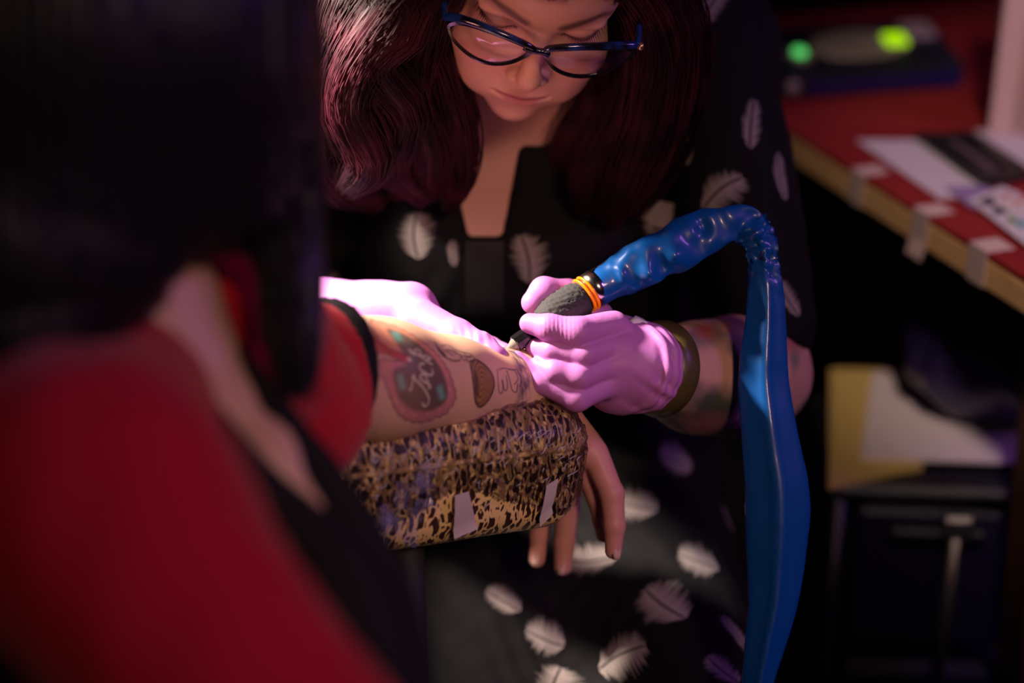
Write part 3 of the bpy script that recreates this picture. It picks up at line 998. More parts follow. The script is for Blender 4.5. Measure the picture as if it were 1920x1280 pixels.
# cap of hair over the skull, with the short fringe above the forehead
def f_cap(p):
    q = to_head(p)
    d = ell(q, (0, 5.0, -8.8), (8.5, 9.6, 10.6))
    face = ell(q, (0, -3.0, 0.5), (7.0, 9.9, 9.0))
    d = smax(d, -face, 0.8)
    d = smax(d, -(q[:, 1] + 9.0 + 0.4 * q[:, 2]), 1.0)
    d = d + 0.10 * np.sin(q[:, 0] * 7 + 0.8 * np.sin(q[:, 1]))
    return d / 100
cv_, cf_ = sdf_mesh(f_cap, *box_of([H(-10, 16, -21), H(10, -8, 4), H(10, 16, 4), H(-10, -8, -21)], 0.03), 0.003, 4)
fr_parts = []
rf = np.random.default_rng(4)
for k in range(110):
    x = rf.uniform(-1.9, 1.3)
    a0 = np.array([x * 0.8, 11.8 + rf.uniform(-.3, .3), 0.3]); a1 = np.array([x * 0.95, 8.4, 2.1]); a2 = np.array([x + rf.normal(0, .2), 5.25 + 0.45 * abs(x + .3) + rf.uniform(0, .5), 1.6])
    pth = spline(np.array([H(*a0), H(*a1), H(*a2)]), 7)
    fr_parts.append(tube(pth, np.array([9, 9, 9, 8, 7, 5, 1.5]) * 0.0001, 4, False))
fv, ff = join([(hv, hf), (cv_, cf_)] + fr_parts)
mesh_obj('hair', fv, ff, M_hair, artist, label='long dark red wavy hair')

# --- glasses -----------------------------------------------------------------
M_gl = mat('dark_blue_tortoise_frame', (0.010, 0.012, 0.035), 0.12, coat=0.6)
color_noise(M_gl, (0.006, 0.006, 0.010), (0.012, 0.040, 0.20), 55, 0.45, 0.62)
M_rim = mat('black_frame', (0.006, 0.006, 0.008), 0.18)
M_lens = mat('clear_lens', (1, 1, 1), 0.02)
nt = M_lens.node_tree; nt.nodes.remove(nt.nodes['Principled BSDF'])
tr_ = nt.nodes.new('ShaderNodeBsdfTransparent'); gs_ = nt.nodes.new('ShaderNodeBsdfGlossy'); gs_.inputs['Roughness'].default_value = 0.03
mx_ = nt.nodes.new('ShaderNodeMixShader'); fz_ = nt.nodes.new('ShaderNodeFresnel'); fz_.inputs['IOR'].default_value = 1.4
tr_.inputs[0].default_value = (0.93, 0.92, 0.96, 1)
ml_ = nt.nodes.new('ShaderNodeMath'); ml_.operation = 'MULTIPLY'; ml_.inputs[1].default_value = 0.10
nt.links.new(fz_.outputs[0], ml_.inputs[0]); nt.links.new(ml_.outputs[0], mx_.inputs[0]); nt.links.new(tr_.outputs[0], mx_.inputs[1]); nt.links.new(gs_.outputs[0], mx_.inputs[2])
nt.links.new(mx_.outputs[0], nt.nodes['Material Output'].inputs['Surface'])
GP = H(0, -1.6, 2.55)                                   # the front plane of the glasses, low on the nose
GN = nrm(HW @ np.array([0.0, 0.10, 1.0]))
def g_at(px, py, bow=True):
    r = FWD + (px - 960) / F_PX * RIGHT + (640 - py) / F_PX * UP
    x = CAM + r * (((GP - CAM) @ GN) / (r @ GN))
    xl = (x - GP) @ HW[:, 0]
    x2 = CAM + r * (((GP - GN * 3.2 * xl * xl - CAM) @ GN) / (r @ GN))
    return x2
Z = lambda pts: [(800 + a / 4.5714, b / 4.5714) for a, b in pts]
Lrim = Z([(205, 215), (330, 212), (500, 262), (680, 330), (830, 395), (868, 430), (810, 488), (700, 530), (560, 538), (430, 500), (310, 415), (225, 315)])
Rrim = Z([(1040, 440), (1200, 425), (1400, 418), (1600, 420), (1740, 428), (1730, 470), (1620, 560), (1480, 625), (1330, 648), (1200, 630), (1100, 580), (1045, 510)])
gl_root = root('glasses', 'dark blue cat-eye glasses low on the artist\'s nose', 'glasses', tuple(GP))
def closed(pts, n):
    p = np.asarray(pts); p = np.concatenate([p[-2:], p, p[:3]])
    m = len(pts); u = np.linspace(0, m, n, endpoint=False) + 1
    i = u.astype(int); t = (u - i)[:, None]
    a, b, c, d = p[i], p[i + 1], p[i + 2], p[np.minimum(i + 3, len(p) - 1)]
    return 0.5 * (2 * b + (c - a) * t + (2 * a - 5 * b + 4 * c - d) * t ** 2 + (3 * b - a - 3 * c + d) * t ** 3)
for rim, nm in ((Lrim, 'l'), (Rrim, 'r')):
    px = closed(rim, 64)
    X = np.array([g_at(*c) for c in px])
    cen = X.mean(0)
    # rim: rectangular section swept round, thicker on top
    rings = []
    topw = np.array([max(0.0, min(1, ((x - cen) @ HW[:, 1]) / 0.010)) for x in X])
    outd = []
    for i in range(64):
        t_ = nrm(X[(i + 1) % 64] - X[i - 1]); o_ = np.cross(t_, GN)
        if o_ @ (X[i] - cen) < 0:
            o_ = -o_
        outd.append(o_)
    outd = np.array(outd)
    wv = 0.0016 + 0.0030 * topw
    quad = []
    for i in range(64):
        quad.append([X[i] - GN * 0.0016, X[i] + GN * 0.0018, X[i] + outd[i] * wv[i] + GN * 0.0016, X[i] + outd[i] * wv[i] - GN * 0.0016])
    quad.append(quad[0])
    v, f = loft(quad, False)
    v_ = v.reshape(65, 4, 3)[:, ::1]
    mesh_obj('rim', v, f, M_rim, gl_root, smooth=False)
    lr = []
    for k in (1.0, 0.8, 0.55, 0.3, 0.02):
        lr.append(cen + (X - cen) * k + GN * (0.0012 * (1 - k * k) + 0.0004))
    for k in (0.02, 0.3, 0.55, 0.8, 1.0):
        lr.append(cen + (X - cen) * k + GN * (0.0012 * (1 - k * k) - 0.0004))
    v, f = loft(lr, False)
    mesh_obj('lens', v, f, M_lens, gl_root)
# brow bars, bridge, hinges, temples
def bar(pix, rad):
    pth = spline(np.array([np.r_[g_at(x, y), r] for (x, y), r in zip(pix, rad)]), 28)
    t, n_, b_ = frames(pth[:, :3])
    a = np.arange(10) / 10 * 2 * np.pi
    rings = pth[:, None, :3] + pth[:, 3][:, None, None] * (np.cos(a)[None, :, None] * n_[:, None] + np.sin(a)[None, :, None] * b_[:, None])
    return loft(rings)
v, f = bar(Z([(150, 150), (240, 150), (430, 205), (640, 290), (840, 375), (930, 425)]), [.0026, .0036, .0034, .0032, .0028, .0022])
mesh_obj('brow_bar', v, f, M_gl, gl_root)
v, f = bar(Z([(1000, 440), (1090, 412), (1300, 400), (1550, 392), (1740, 388), (1800, 392)]), [.0022, .0028, .0030, .0032, .0034, .0028])
mesh_obj('brow_bar', v, f, M_gl, gl_root)
v, f = bar(Z([(835, 400), (900, 425), (960, 438), (1005, 445), (1045, 470)]), [.0030, .0030, .0028, .0028, .0024])
mesh_obj('bridge', v, f, M_gl, gl_root)
M_gold = mat('brass_tip', (0.85, 0.66, 0.32), 0.25, 0.9)
for (zx, zy, sgn) in ((165, 150, -1), (1800, 392, 1)):
    s0 = g_at(800 + zx / 4.5714, zy / 4.5714)
    e_ = H(sgn * 7.4, 0.6, -8.0)
    pth = spline(np.array([s0, s0 + (e_ - s0) * 0.12 + HW[:, 0] * sgn * 0.002, s0 + (e_ - s0) * 0.6 + HW[:, 0] * sgn * 0.004, e_, e_ - HW[:, 1] * 0.02 - HW[:, 2] * 0.02]), 20)
    v, f = tube(pth, np.linspace(.0030, .0020, 20), 8)
    mesh_obj('temple', v, f, M_gl, gl_root)
    if sgn > 0:
        cc_ = s0 + HW[:, 0] * 0.0035
        v, f = tube(np.array([cc_ - HW[:, 0] * .002, cc_ - HW[:, 0] * .001, cc_ + HW[:, 0] * .0012, cc_ + HW[:, 0] * .0018]), [.0026, .0034, .0032, .0015], 12)
        mesh_obj('hinge_cap', v, f, M_gold, gl_root)

# ================================================================== gloves of the artist
M_glove = mat('pink_nitrile_glove', (0.53, 0.19, 0.53), 0.5, sss=0.10, spec=0.35)
bump(M_glove, 140, 0.22, 0.0015, stretch=(1, 1, 1))
def pr(seq):
    return [(P(x, y, d), r) for x, y, d, r in seq]
gR = {
    'index': pr([(1150, 612, 1.334, .0128), (1082, 624, 1.312, .0120), (1030, 614, 1.313, .0102), (993, 606, 1.320, .0080)]),
    'middle': pr([(1160, 646, 1.330, .0108), (1096, 665, 1.312, .0102), (1036, 658, 1.316, .0092), (1004, 651, 1.328, .0082)]),
    'ring': pr([(1156, 680, 1.328, .0108), (1086, 706, 1.311, .0104), (1042, 697, 1.312, .0096), (1011, 688, 1.319, .0086)]),
    'pinky': pr([(1146, 716, 1.329, .0105), (1082, 746, 1.314, .0102), (1014, 716, 1.315, .0088), (968, 676, 1.320, .0078)]),
    'thumb': pr([(1120, 600, 1.368, .0150), (1066, 552, 1.364, .0118), (1020, 546, 1.354, .0112), (1000, 567, 1.347, .0096)]),
}
CUF = nrm(P(1240, 690, 1.372) - P(1180, 684, 1.342))
CUC = P(1200, 688, 1.349)
def f_gloveR(p):
    d = None
    for k in ('index', 'middle', 'ring', 'pinky'):
        e = chain(p, gR[k], 0.004)
        d = e if d is None else smin(d, e, 0.0018)
    palm = rc(p, P(1152, 632, 1.356), P(1138, 715, 1.354), .018, .019)
    palm = smin(palm, rc(p, P(1174, 645, 1.354), P(1158, 726, 1.352), .021, .022), 0.010)
    palm = smin(palm, rc(p, P(1165, 682, 1.345), CUC, .030, .0315), 0.012)
    d = smin(d, palm, 0.006)
    d = smin(d, chain(p, gR['thumb'], 0.004), 0.006)
    # rolled cuff and its folds
    t = (p - CUC) @ CUF
    rad = np.linalg.norm((p - CUC) - t[:, None] * CUF, axis=1)
    for tt, R_, w_ in ((-0.006, 0.0325, 0.0030), (0.002, 0.0335, 0.0034), (0.0085, 0.0335, 0.0026)):
        d = smin(d, np.sqrt((rad - R_) ** 2 + (t - tt) ** 2) - w_, 0.004)
    near = np.exp(-((t + 0.004) / 0.022) ** 2)
    d = d + near * 0.0006 * np.sin((p @ nrm(UP + 0.5 * RIGHT)) * 420 + 3 * noise3(p, 31, 60))
    # tension wrinkles over the index joint
    jc = P(1048, 612, 1.305)
    wj = np.exp(-(np.linalg.norm(p - jc, axis=1) / 0.012) ** 2)
    d = d + wj * 0.0004 * np.sin((p @ RIGHT) * 2 * math.pi / 0.0032)
    return smax(d, t - 0.012, 0.002)
pts = [c for k in gR for c, _ in gR[k]] + [CUC]
v, f = sdf_mesh(f_gloveR, *box_of(pts, 0.045), 0.0011)
mesh_obj('glove', v, f, M_glove, artist, label='pink glove gripping the tattoo machine')

gL = {
    'thumb': pr([(790, 606, 1.352, .0185), (856, 632, 1.332, .0140), (902, 651, 1.318, .0112), (934, 669, 1.311, .0080)]),
    'index': pr([(800, 602, 1.388, .0145), (868, 640, 1.400, .0118), (918, 655, 1.384, .0100), (948, 664, 1.366, .0085)]),
    'middle': pr([(780, 612, 1.40, .0145), (846, 680, 1.425, .0118), (900, 712, 1.415, .0100), (935, 722, 1.395, .0085)]),
    'ring': pr([(760, 625, 1.41, .014), (818, 708, 1.43, .0115), (860, 748, 1.415, .0100), (890, 760, 1.395, .0085)]),
    'pinky': pr([(730, 632, 1.41, .013), (775, 715, 1.425, .0105), (805, 755, 1.41, .009), (825, 768, 1.395, .0078)]),
}
CLf = nrm(P(600, 588, 1.44) - P(660, 590, 1.405)); CLc = P(600, 588, 1.437)
def f_gloveL(p):
    d = None
    for k in ('index', 'middle', 'ring', 'pinky'):
        e = chain(p, gL[k], 0.004)
        d = e if d is None else smin(d, e, 0.003)
    palm = rc(p, P(690, 588, 1.395), P(768, 582, 1.378), .0235, .0235)
    palm = smin(palm, rc(p, P(700, 606, 1.405), P(760, 618, 1.400), .022, .022), 0.012)
    palm = smin(palm, rc(p, P(710, 592, 1.395), CLc, .026, .031), 0.014)
    d = smin(d, palm, 0.008)
    d = smin(d, chain(p, gL['thumb'], 0.005), 0.010)
    # slack of the glove at the thumb tip
    d = smin(d, ell(p, P(921, 660, 1.309), (.0125, .0075, .0075), axes_of(P(934, 669, 1.311) - P(902, 651, 1.318), UP)), 0.003)
    c = P(890, 640, 1.31)
    wj = np.exp(-(np.linalg.norm(p - c, axis=1) / 0.016) ** 2)
    d = d + wj * 0.0005 * np.sin((p @ nrm(RIGHT + 0.3 * UP)) * 2 * math.pi / 0.006 + noise3(p, 8, 90))
    t = (p - CLc) @ CLf
    return smax(d, t - 0.012, 0.002)
pts = [c for k in gL for c, _ in gL[k]] + [CLc]
v, f = sdf_mesh(f_gloveL, *box_of(pts, 0.04), 0.0013)
mesh_obj('glove', v, f, M_glove, artist, label='pink glove stretching the skin of the tattooed arm')

# olive strap on the wrist and a wisp of tissue tucked in the cuff
M_strap = mat('olive_strap', (0.085, 0.062, 0.018), 0.38)
bump(M_strap, 500, 0.2, 0.0006)
sc_ = P(1226, 690, 1.362); sx_a = CUF
su_ = nrm(UP - sx_a * (UP @ sx_a)); sv_ = np.cross(sx_a, su_)
a = np.arange(56) / 56 * 2 * np.pi
def wr(t, r):
    return sc_ + sx_a * t + (np.cos(a)[:, None] * su_ + np.sin(a)[:, None] * sv_) * r
v, f = loft([wr(-.0085, .0335), wr(-.0075, .0355), wr(.0085, .0395), wr(.0095, .0385), wr(.0095, .034), wr(-.0085, .032), wr(-.0085, .0335)], False)
mesh_obj('wrist_strap', v, f, M_strap, artist, label='olive wrist strap behind the glove cuff')
M_tissue = mat('white_tissue', (0.80, 0.76, 0.74), 0.8)
tv = []
for i, (x, y, hw) in enumerate([(1180, 606, 10), (1192, 600, 13), (1206, 602, 9), (1221, 607, 2)]):
    c = P(x, y + 4, 1.338 + 0.004 * i); w_ = hw / 2400
    tv.append([c + UP * w_, c + BACK * 0.004, c - UP * w_, c - BACK * 0.004])
v, f = loft(tv)
tis = mesh_obj('tissue', v, f, M_tissue, loc=P(1194, 612, 1.342))
tis['label'] = 'small wisp of white tissue at the gripping glove\'s cuff'; tis['category'] = 'tissue'

# ================================================================== the client
client = root('person', 'client with dark hair in red cardigan, seen from behind at left', 'person', tuple(P(300, 1700, 1.02)))
A0 = P(600, 704, 1.215); A1 = P(985, 727, 1.343)
AX = nrm(A1 - A0)
WRIST = pr([(985, 727, 1.343, .0262)])
hand = {
    'index': pr([(1116, 852, 1.372, .0112), (1147, 925, 1.366, .0098), (1152, 985, 1.366, .0086), (1150, 1032, 1.368, .0068)]),
    'middle': pr([(1094, 866, 1.385, .0112), (1122, 930, 1.386, .0100), (1132, 975, 1.392, .0088), (1134, 1000, 1.400, .0075)]),
    'ring': pr([(1070, 872, 1.398, .0110), (1064, 950, 1.42, .0100), (1058, 1015, 1.425, .0088), (1055, 1062, 1.425, .0076)]),
    'pinky': pr([(1046, 866, 1.410, .0105), (1022, 945, 1.44, .0090), (1011, 1000, 1.445, .0082), (1007, 1048, 1.445, .0070)]),
    'thumb': pr([(1030, 770, 1.395, .0150), (1035, 830, 1.425, .0120), (1030, 880, 1.440, .0105), (1020, 920, 1.445, .0085)]),
}
NK0 = P(235, 380, 0.98); NK1 = P(275, 640, 0.98)
def f_arm(p):
    t = ((p - A0) @ AX)
    L_ = np.linalg.norm(A1 - A0)
    d = chain(p, [(P(545, 760, 1.17), .046), (A0, .0475), (A0 * .72 + A1 * .28, .0445), (A0 * .4 + A1 * .6, .0355), (A0 * .14 + A1 * .86, .0285), (A1, .0262)], 0.008)
    m = t > L_ - 0.05
    if not m.any():
        return d
    p = p[m]; e = d[m]
    palm = rc(p, A1, P(1088, 838, 1.378), .0235, .0180)
    palm = smin(palm, rc(p, A1, P(1066, 850, 1.395), .0225, .0165), 0.012)
    e = smin(e, palm, 0.018)
    for k in ('index', 'middle', 'ring', 'pinky'):
        e = smin(e, chain(p, hand[k], 0.003), 0.006)
    d[m] = smin(e, chain(p, hand['thumb'], 0.004), 0.010)
    return d
pts = [c for k in hand for c, _ in hand[k]] + [A1, P(610, 704, 1.22)]
av, af = sdf_mesh(f_arm, *box_of(pts, 0.055), 0.0007, 5)
CSKIN = np.array((0.66, 0.40, 0.27))
cc_ = np.tile(CSKIN, (len(av), 1))
# --- tattoos painted in the arm's own coordinates: s along it, w around it
AN = nrm(BACK - AX * (BACK @ AX)); AB = np.cross(AN, AX)
def chart(X):
    e = X - A0
    s_ = e @ AX; n_ = e @ AN; b_ = e @ AB
    return np.stack([s_, np.arctan2(b_, n_) * 0.036], 1)
def trace(pix):
    pix = np.asarray(pix, float)
    r = FWD + (pix[:, :1] - 960) / F_PX * RIGHT + (640 - pix[:, 1:2]) / F_PX * UP
    r /= np.linalg.norm(r, axis=1)[:, None]
    t = np.full(len(pix), 1.15)
    best = np.full(len(pix), 9.0); bt = t.copy()
    for _ in range(24):
        d = f_arm((CAM + r * t[:, None]).astype(np.float32))
        m = np.abs(d) < best
        best = np.where(m, np.abs(d), best); bt = np.where(m, t, bt)
        t = t + d * 0.9
    return chart(CAM + r * bt[:, None])
UV = chart(av)
side = ((av - A0) @ AN) > -0.018
def zA(pts): return [(660 + a / 5.3333, 580 + b / 5.3333) for a, b in pts]
def zB(pts): return [(560 + a / 4.0, 520 + b / 4.0) for a, b in pts]
def sdist(pts, closed_=False):
    uv = trace(pts)
    if closed_:
        uv = np.concatenate([uv, uv[:1]])
    lo_ = uv.min(0) - 0.006; hi_ = uv.max(0) + 0.006
    ok = side & (UV > lo_).all(1) & (UV < hi_).all(1)
    out = np.full(len(UV), 9.0); X = UV[ok]; b_ = np.full(len(X), 9.0)
    for a, b in zip(uv[:-1], uv[1:]):
        ba = b - a; t = np.clip(((X - a) @ ba) / max(ba @ ba, 1e-12), 0, 1)
        b_ = np.minimum(b_, np.linalg.norm(X - a - t[:, None] * ba, axis=1))
    out[ok] = b_
    return out
def inside(pts):
    uv = trace(pts); ok = side & (UV > uv.min(0)).all(1) & (UV < uv.max(0)).all(1)
    X = UV[ok]; c = np.zeros(len(X), bool); n_ = len(uv)
    for i in range(n_):
        a, b = uv[i], uv[(i + 1) % n_]
        m = ((a[1] > X[:, 1]) != (b[1] > X[:, 1]))
        xi = (b[0] - a[0]) * (X[:, 1] - a[1]) / (b[1] - a[1] + 1e-12) + a[0]
        c ^= m & (X[:, 0] < xi)
    out = np.zeros(len(UV), bool); out[ok] = c
    return out
def stroke(col, pts, w, alpha=0.9, closed_=False, smooth_=True):
    global cc_
    if smooth_ and len(pts) > 2:
        pts = [tuple(x) for x in (spline(np.array(pts), len(pts) * 5))] if not closed_ else [tuple(x) for x in closed(pts, len(pts) * 5)]
    cc_ = mixc(cc_, col, alpha * np.clip(0.5 - (sdist(pts, closed_) - w) / 0.0007, 0, 1))
def fill(col, pts, alpha=0.9, feather_=0.0012):
    global cc_
    pts = [tuple(x) for x in closed(pts, len(pts) * 4)]
    ins = inside(pts); dd = sdist(pts, True)
    sd_ = np.where(ins, -dd, dd)
    cc_ = mixc(cc_, col, alpha * np.clip(0.5 - sd_ / feather_, 0, 1))
    return sd_
nz = noise3(av, 41, 220) * 0.5 + noise3(av, 42, 480) * 0.5
INK = (0.030, 0.026, 0.032)
base = [(195, 118), (230, 215), (290, 330), (380, 400), (460, 470), (520, 505), (440, 520), (300, 500), (298, 640), (350, 760), (390, 880), (450, 1010),
        (520, 1075), (620, 1112), (730, 1110), (840, 1070), (930, 1030), (1000, 930), (1026, 850), (1000, 740), (960, 620), (900, 525), (840, 445), (760, 375), (680, 315), (580, 250), (470, 195), (330, 145)]
ring_ = np.array(closed(base, 150)); cen = ring_.mean(0)
k_ = np.arange(150)
sc2 = 1 + 0.022 * np.abs(np.sin(k_ * math.pi / 4.2))[:, None] * 2.0
outer = [tuple(x) for x in (cen + (ring_ - cen) * sc2)]
o_out = zA(outer)
pale = (0.66, 0.30, 0.20)
ins = inside(o_out); dd = sdist(o_out, True); sd0 = np.where(ins, -dd, dd)
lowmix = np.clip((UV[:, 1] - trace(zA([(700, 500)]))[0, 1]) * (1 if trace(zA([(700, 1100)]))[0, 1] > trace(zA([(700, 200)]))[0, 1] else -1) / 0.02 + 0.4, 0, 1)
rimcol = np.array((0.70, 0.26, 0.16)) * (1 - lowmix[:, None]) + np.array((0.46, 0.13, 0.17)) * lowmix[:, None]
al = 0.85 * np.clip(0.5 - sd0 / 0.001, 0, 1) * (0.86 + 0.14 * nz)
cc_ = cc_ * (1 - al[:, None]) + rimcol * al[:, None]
# pale scallops inside the rim
for i in range(0, 150, 7):
    x, y = cen + (ring_[i] - cen) * 0.90
    dq = np.linalg.norm(UV - trace(zA([(x, y)]))[0], axis=1)
    cc_ = mixc(cc_, (0.74, 0.40, 0.26), 0.55 * side * np.clip(1 - dq / 0.0022, 0, 1))
stroke((0.07, 0.04, 0.05), [tuple(x) for x in o_out], 0.00048, 0.85, True, False)
inner = [(345, 195), (440, 320), (510, 430), (560, 505), (540, 545), (425, 590), (408, 660), (440, 800), (475, 900), (560, 980), (690, 1022), (840, 992), (925, 930), (955, 860), (940, 720), (895, 600), (825, 490), (715, 390), (600, 295), (470, 225)]
dark_sd = fill((0.105, 0.080, 0.060), zA(inner), 0.92, 0.0030)
lightm = np.clip(1 - np.linalg.norm(UV - trace(zA([(560, 400)]))[0], axis=1) / 0.016, 0, 1) * (dark_sd < 0)
cc_ = mixc(cc_, (0.30, 0.24, 0.18), 0.7 * lightm)
cc_ = mixc(cc_, (0.17, 0.13, 0.10), 0.6 * np.clip(nz + 0.2, 0, 1) * (dark_sd < -0.001))
for (x, y, rx, ry, al_) in ((450, 270, 55, 42, .9), (492, 725, 42, 78, .75), (890, 830, 38, 70, .8), (620, 600, 30, 30, .0)):
    a = np.arange(14) / 14 * 2 * np.pi
    fill((0.17, 0.42, 0.33), zA([(x + rx * math.cos(t) + 8 * math.sin(3 * t), y + ry * math.sin(t) + 0.5 * rx * math.cos(t)) for t in a]), al_, 0.0030)
red = (0.50, 0.085, 0.060)
for pts_, w_ in (([(-20, 60), (90, 150), (190, 250), (290, 360), (410, 445), (550, 495)], .0023), ([(350, 405), (250, 395), (212, 440), (212, 560), (205, 690), (178, 800)], .0026)):
    stroke((0.10, 0.05, 0.055), zA(pts_), w_ + .0006, .8)
    stroke(red, zA(pts_), w_, .9)
CREAM = (0.78, 0.66, 0.48)
for pts_ in ([(605, 668), (640, 705), (700, 765), (755, 850), (772, 905), (752, 955), (722, 968), (703, 935)], [(622, 655), (606, 730), (590, 800), (572, 800)],
             [(738, 655), (700, 645), (682, 680), (715, 715), (760, 735), (740, 668)], [(752, 735), (788, 770), (765, 785)],
             [(722, 540), (684, 545), (676, 585), (720, 625), (775, 655), (810, 640), (800, 600)],
             [(568, 402), (620, 430), (690, 470), (755, 520), (800, 548)], [(628, 402), (660, 400), (690, 430), (672, 458)], [(690, 470), (735, 462), (790, 490), (748, 498)],
             [(575, 400), (600, 440), (640, 445)]):
    stroke(CREAM, zA(pts_), 0.00050, 0.92)
fill((0.74, 0.58, 0.40), zA([(545, 490), (575, 478), (600, 515), (570, 522)]), .9)
# winged figure beside the thumb
stroke(INK, zB([(1020, 485), (1045, 535), (1085, 585), (1145, 620), (1200, 622), (1222, 592)]), .0006)
fill(INK, zB([(1022, 490), (1050, 525), (1088, 560), (1110, 600), (1080, 590), (1045, 545)]), .85)
fill((0.72, 0.47, 0.34), zB([(1075, 515), (1140, 520), (1225, 540), (1310, 580), (1300, 630), (1250, 615), (1190, 610), (1120, 590)]), .5)
for pts_ in ([(1072, 512), (1110, 508), (1150, 525), (1185, 545), (1230, 560), (1290, 575), (1318, 605)], [(1090, 545), (1130, 565), (1160, 590)], [(1110, 540), (1150, 550), (1180, 575)],
             [(1220, 600), (1240, 622), (1262, 612), (1270, 632), (1292, 622), (1300, 636), (1318, 612)], [(1160, 545), (1200, 575), (1235, 590), (1290, 600)], [(1240, 570), (1265, 590), (1300, 590)]):
    stroke(INK, zB(pts_), .00042, .9)
# wooden bowl
bowl = [(1288, 640), (1300, 720), (1312, 820), (1325, 930), (1355, 972), (1395, 955), (1440, 895), (1468, 810), (1455, 730), (1415, 672), (1370, 635), (1330, 615)]
bsd = fill((0.34, 0.17, 0.065), zB(bowl), .92, .0009)
g0 = trace(zB([(1375, 800)]))[0]; du = UV - g0
gr_ = np.sin((np.sqrt((du[:, 0] * 1.6) ** 2 + (du[:, 1] * 0.8) ** 2) + 0.0012 * noise3(av, 44, 260)) * 2 * math.pi / 0.0032)
cc_ = mixc(cc_, (0.11, 0.045, 0.015), 0.85 * np.clip(gr_ * 1.6 - 0.3, 0, 1) * (bsd < -0.0003))
fill((0.075, 0.045, 0.030), zB([(1315, 690), (1340, 730), (1352, 830), (1345, 900), (1328, 880), (1318, 780)]), .8, .002)
cc_ = mixc(cc_, (0.06, 0.03, 0.02), 0.7 * np.clip(1 + (bsd) / 0.0030, 0, 1) * (bsd < 0) * (UV[:, 0] > g0[0]))
stroke(INK, zB(bowl), .00062, .95, True)
# drips and dark lacework toward the wrist
for pts_ in ([(1490, 690), (1496, 780), (1503, 855), (1522, 868), (1532, 830), (1525, 770)], [(1530, 770), (1540, 835), (1558, 845), (1566, 800), (1556, 740)], [(1560, 700), (1580, 760), (1600, 840), (1632, 860), (1642, 800)],
             [(1580, 690), (1620, 700), (1645, 760), (1620, 800)], [(1500, 690), (1540, 680), (1590, 690), (1640, 690)], [(1640, 700), (1670, 760), (1660, 820)]):
    stroke((0.10, 0.055, 0.08), zB(pts_), .00055, .9)
lace = np.clip((UV[:, 0] - trace(zB([(1625, 880)]))[0, 0]) / 0.006, 0, 1) * np.clip(1 - (UV[:, 0] - trace(zB([(1720, 880)]))[0, 0]) / 0.004, 0, 1)
cc_ = mixc(cc_, (0.060, 0.050, 0.090), 0.85 * lace * np.clip(0.65 + 1.3 * nz, 0, 1) * side)
cc_ = mixc(cc_, (0.60, 0.30, 0.22), 0.35 * np.clip(noise3(av, 46, 40), 0, 1))

cc_ = mixc(cc_, (0.62, 0.27, 0.24), 0.8 * np.clip((UV[:, 0] - np.linalg.norm(A1 - A0) - 0.012) / 0.03, 0, 1))
# neck, chest and head under the hair
FC = nrm(np.array([0.80, 0.58, -0.12])); HC_ = P(215, 70, 0.97)
hx = nrm(np.cross(FC, [0, 0, 1.0])); hz = np.cross(hx, FC)
def f_chead(p):
    A_ = np.stack([hx, FC, hz])
    q = (p - HC_.astype(np.float32)) @ A_.T.astype(np.float32) * 100
    s = q.copy(); s[:, 0] = np.abs(s[:, 0])
    d = ell(q, (0, -1, 3), (7.2, 9.2, 8.6))
    d = smin(d, ell(q, (0, 3.0, -3.5), (5.6, 5.8, 7.0)), 2)
    d = smin(d, rc(q, (0, 8.3, 1.5), (0, 10.2, -2.6), .7, .9), .8)
    d = smin(d, ell(q, (0, 6.5, -8.6), (2, 1.8, 1.6)), 1.2)
    d = smin(d, ell(q, (0, 7.9, -5.6), (2.1, 1.2, 1.1)), .6)
    d = smin(d, rc(s, (1.2, 8.2, 2.4), (4, 6.8, 2.6), .7, .6), .8)
    d = smax(d, -ell(s, (3.0, 9.0, .8), (1.4, 1.6, 1.0)), .8)
    d = smin(d, ell(s, (3.0, 6.6, .8), (1.4, 1.3, 1.2)), .3)
    return d / 100
def f_cbody(p):
    d = smin(f_chead(p), rc(p, NK0, NK1, .042, .042), .02)
    d = smin(d, chain(p, [(P(285, 620, .975), .040), (P(335, 690, .972), .032), (P(412, 780, .966), .027), (P(505, 870, .958), .027), (P(585, 955, .948), .019)], .01), .02)
    return d
kv, kf = sdf_mesh(f_cbody, *box_of([HC_ - 0.13, HC_ + 0.13, P(610, 1000, .955), P(300, 640, .98)], 0.06), 0.0035, 4)
kc_ = np.tile(np.array((0.60, 0.36, 0.26)), (len(kv), 1))
M_cskin = mat('client_skin', CSKIN, 0.45, sss=0.10, attr='Col', spec=0.35)
jv, jf = joinq([(av, af), (kv, kf)])
mesh_obj('body', jv, jf, M_cskin, client, colors=np.concatenate([cc_, kc_]))

# nails of the hanging hand
M_nail = mat('fingernail', (0.72, 0.46, 0.42), 0.25)
for k in ('index', 'ring', 'pinky'):
    c, r = hand[k][-1]; b_, rb = hand[k][-2]
    dr = nrm(c - b_); out = nrm(BACK - dr * (BACK @ dr)); out = nrm(out + RIGHT * (0.6 if k == 'index' else -0.2)); out = nrm(out - dr * (out @ dr)); sd_ = np.cross(dr, out)
    rings = []
    for t_, w_ in ((-.007, .0036), (-.003, .0046), (.002, .0046), (.006, .0036)):
        cen_ = c + dr * t_ + out * (r * 0.93)
        rings.append([cen_ - sd_ * w_ - out * .0015, cen_ - sd_ * w_ * .5 + out * .0005, cen_ + sd_ * w_ * .5 + out * .0005, cen_ + sd_ * w_ - out * .0015, cen_ - out * .002])
    v, f = loft(rings)
    mesh_obj('fingernail', v, f, M_nail, client)

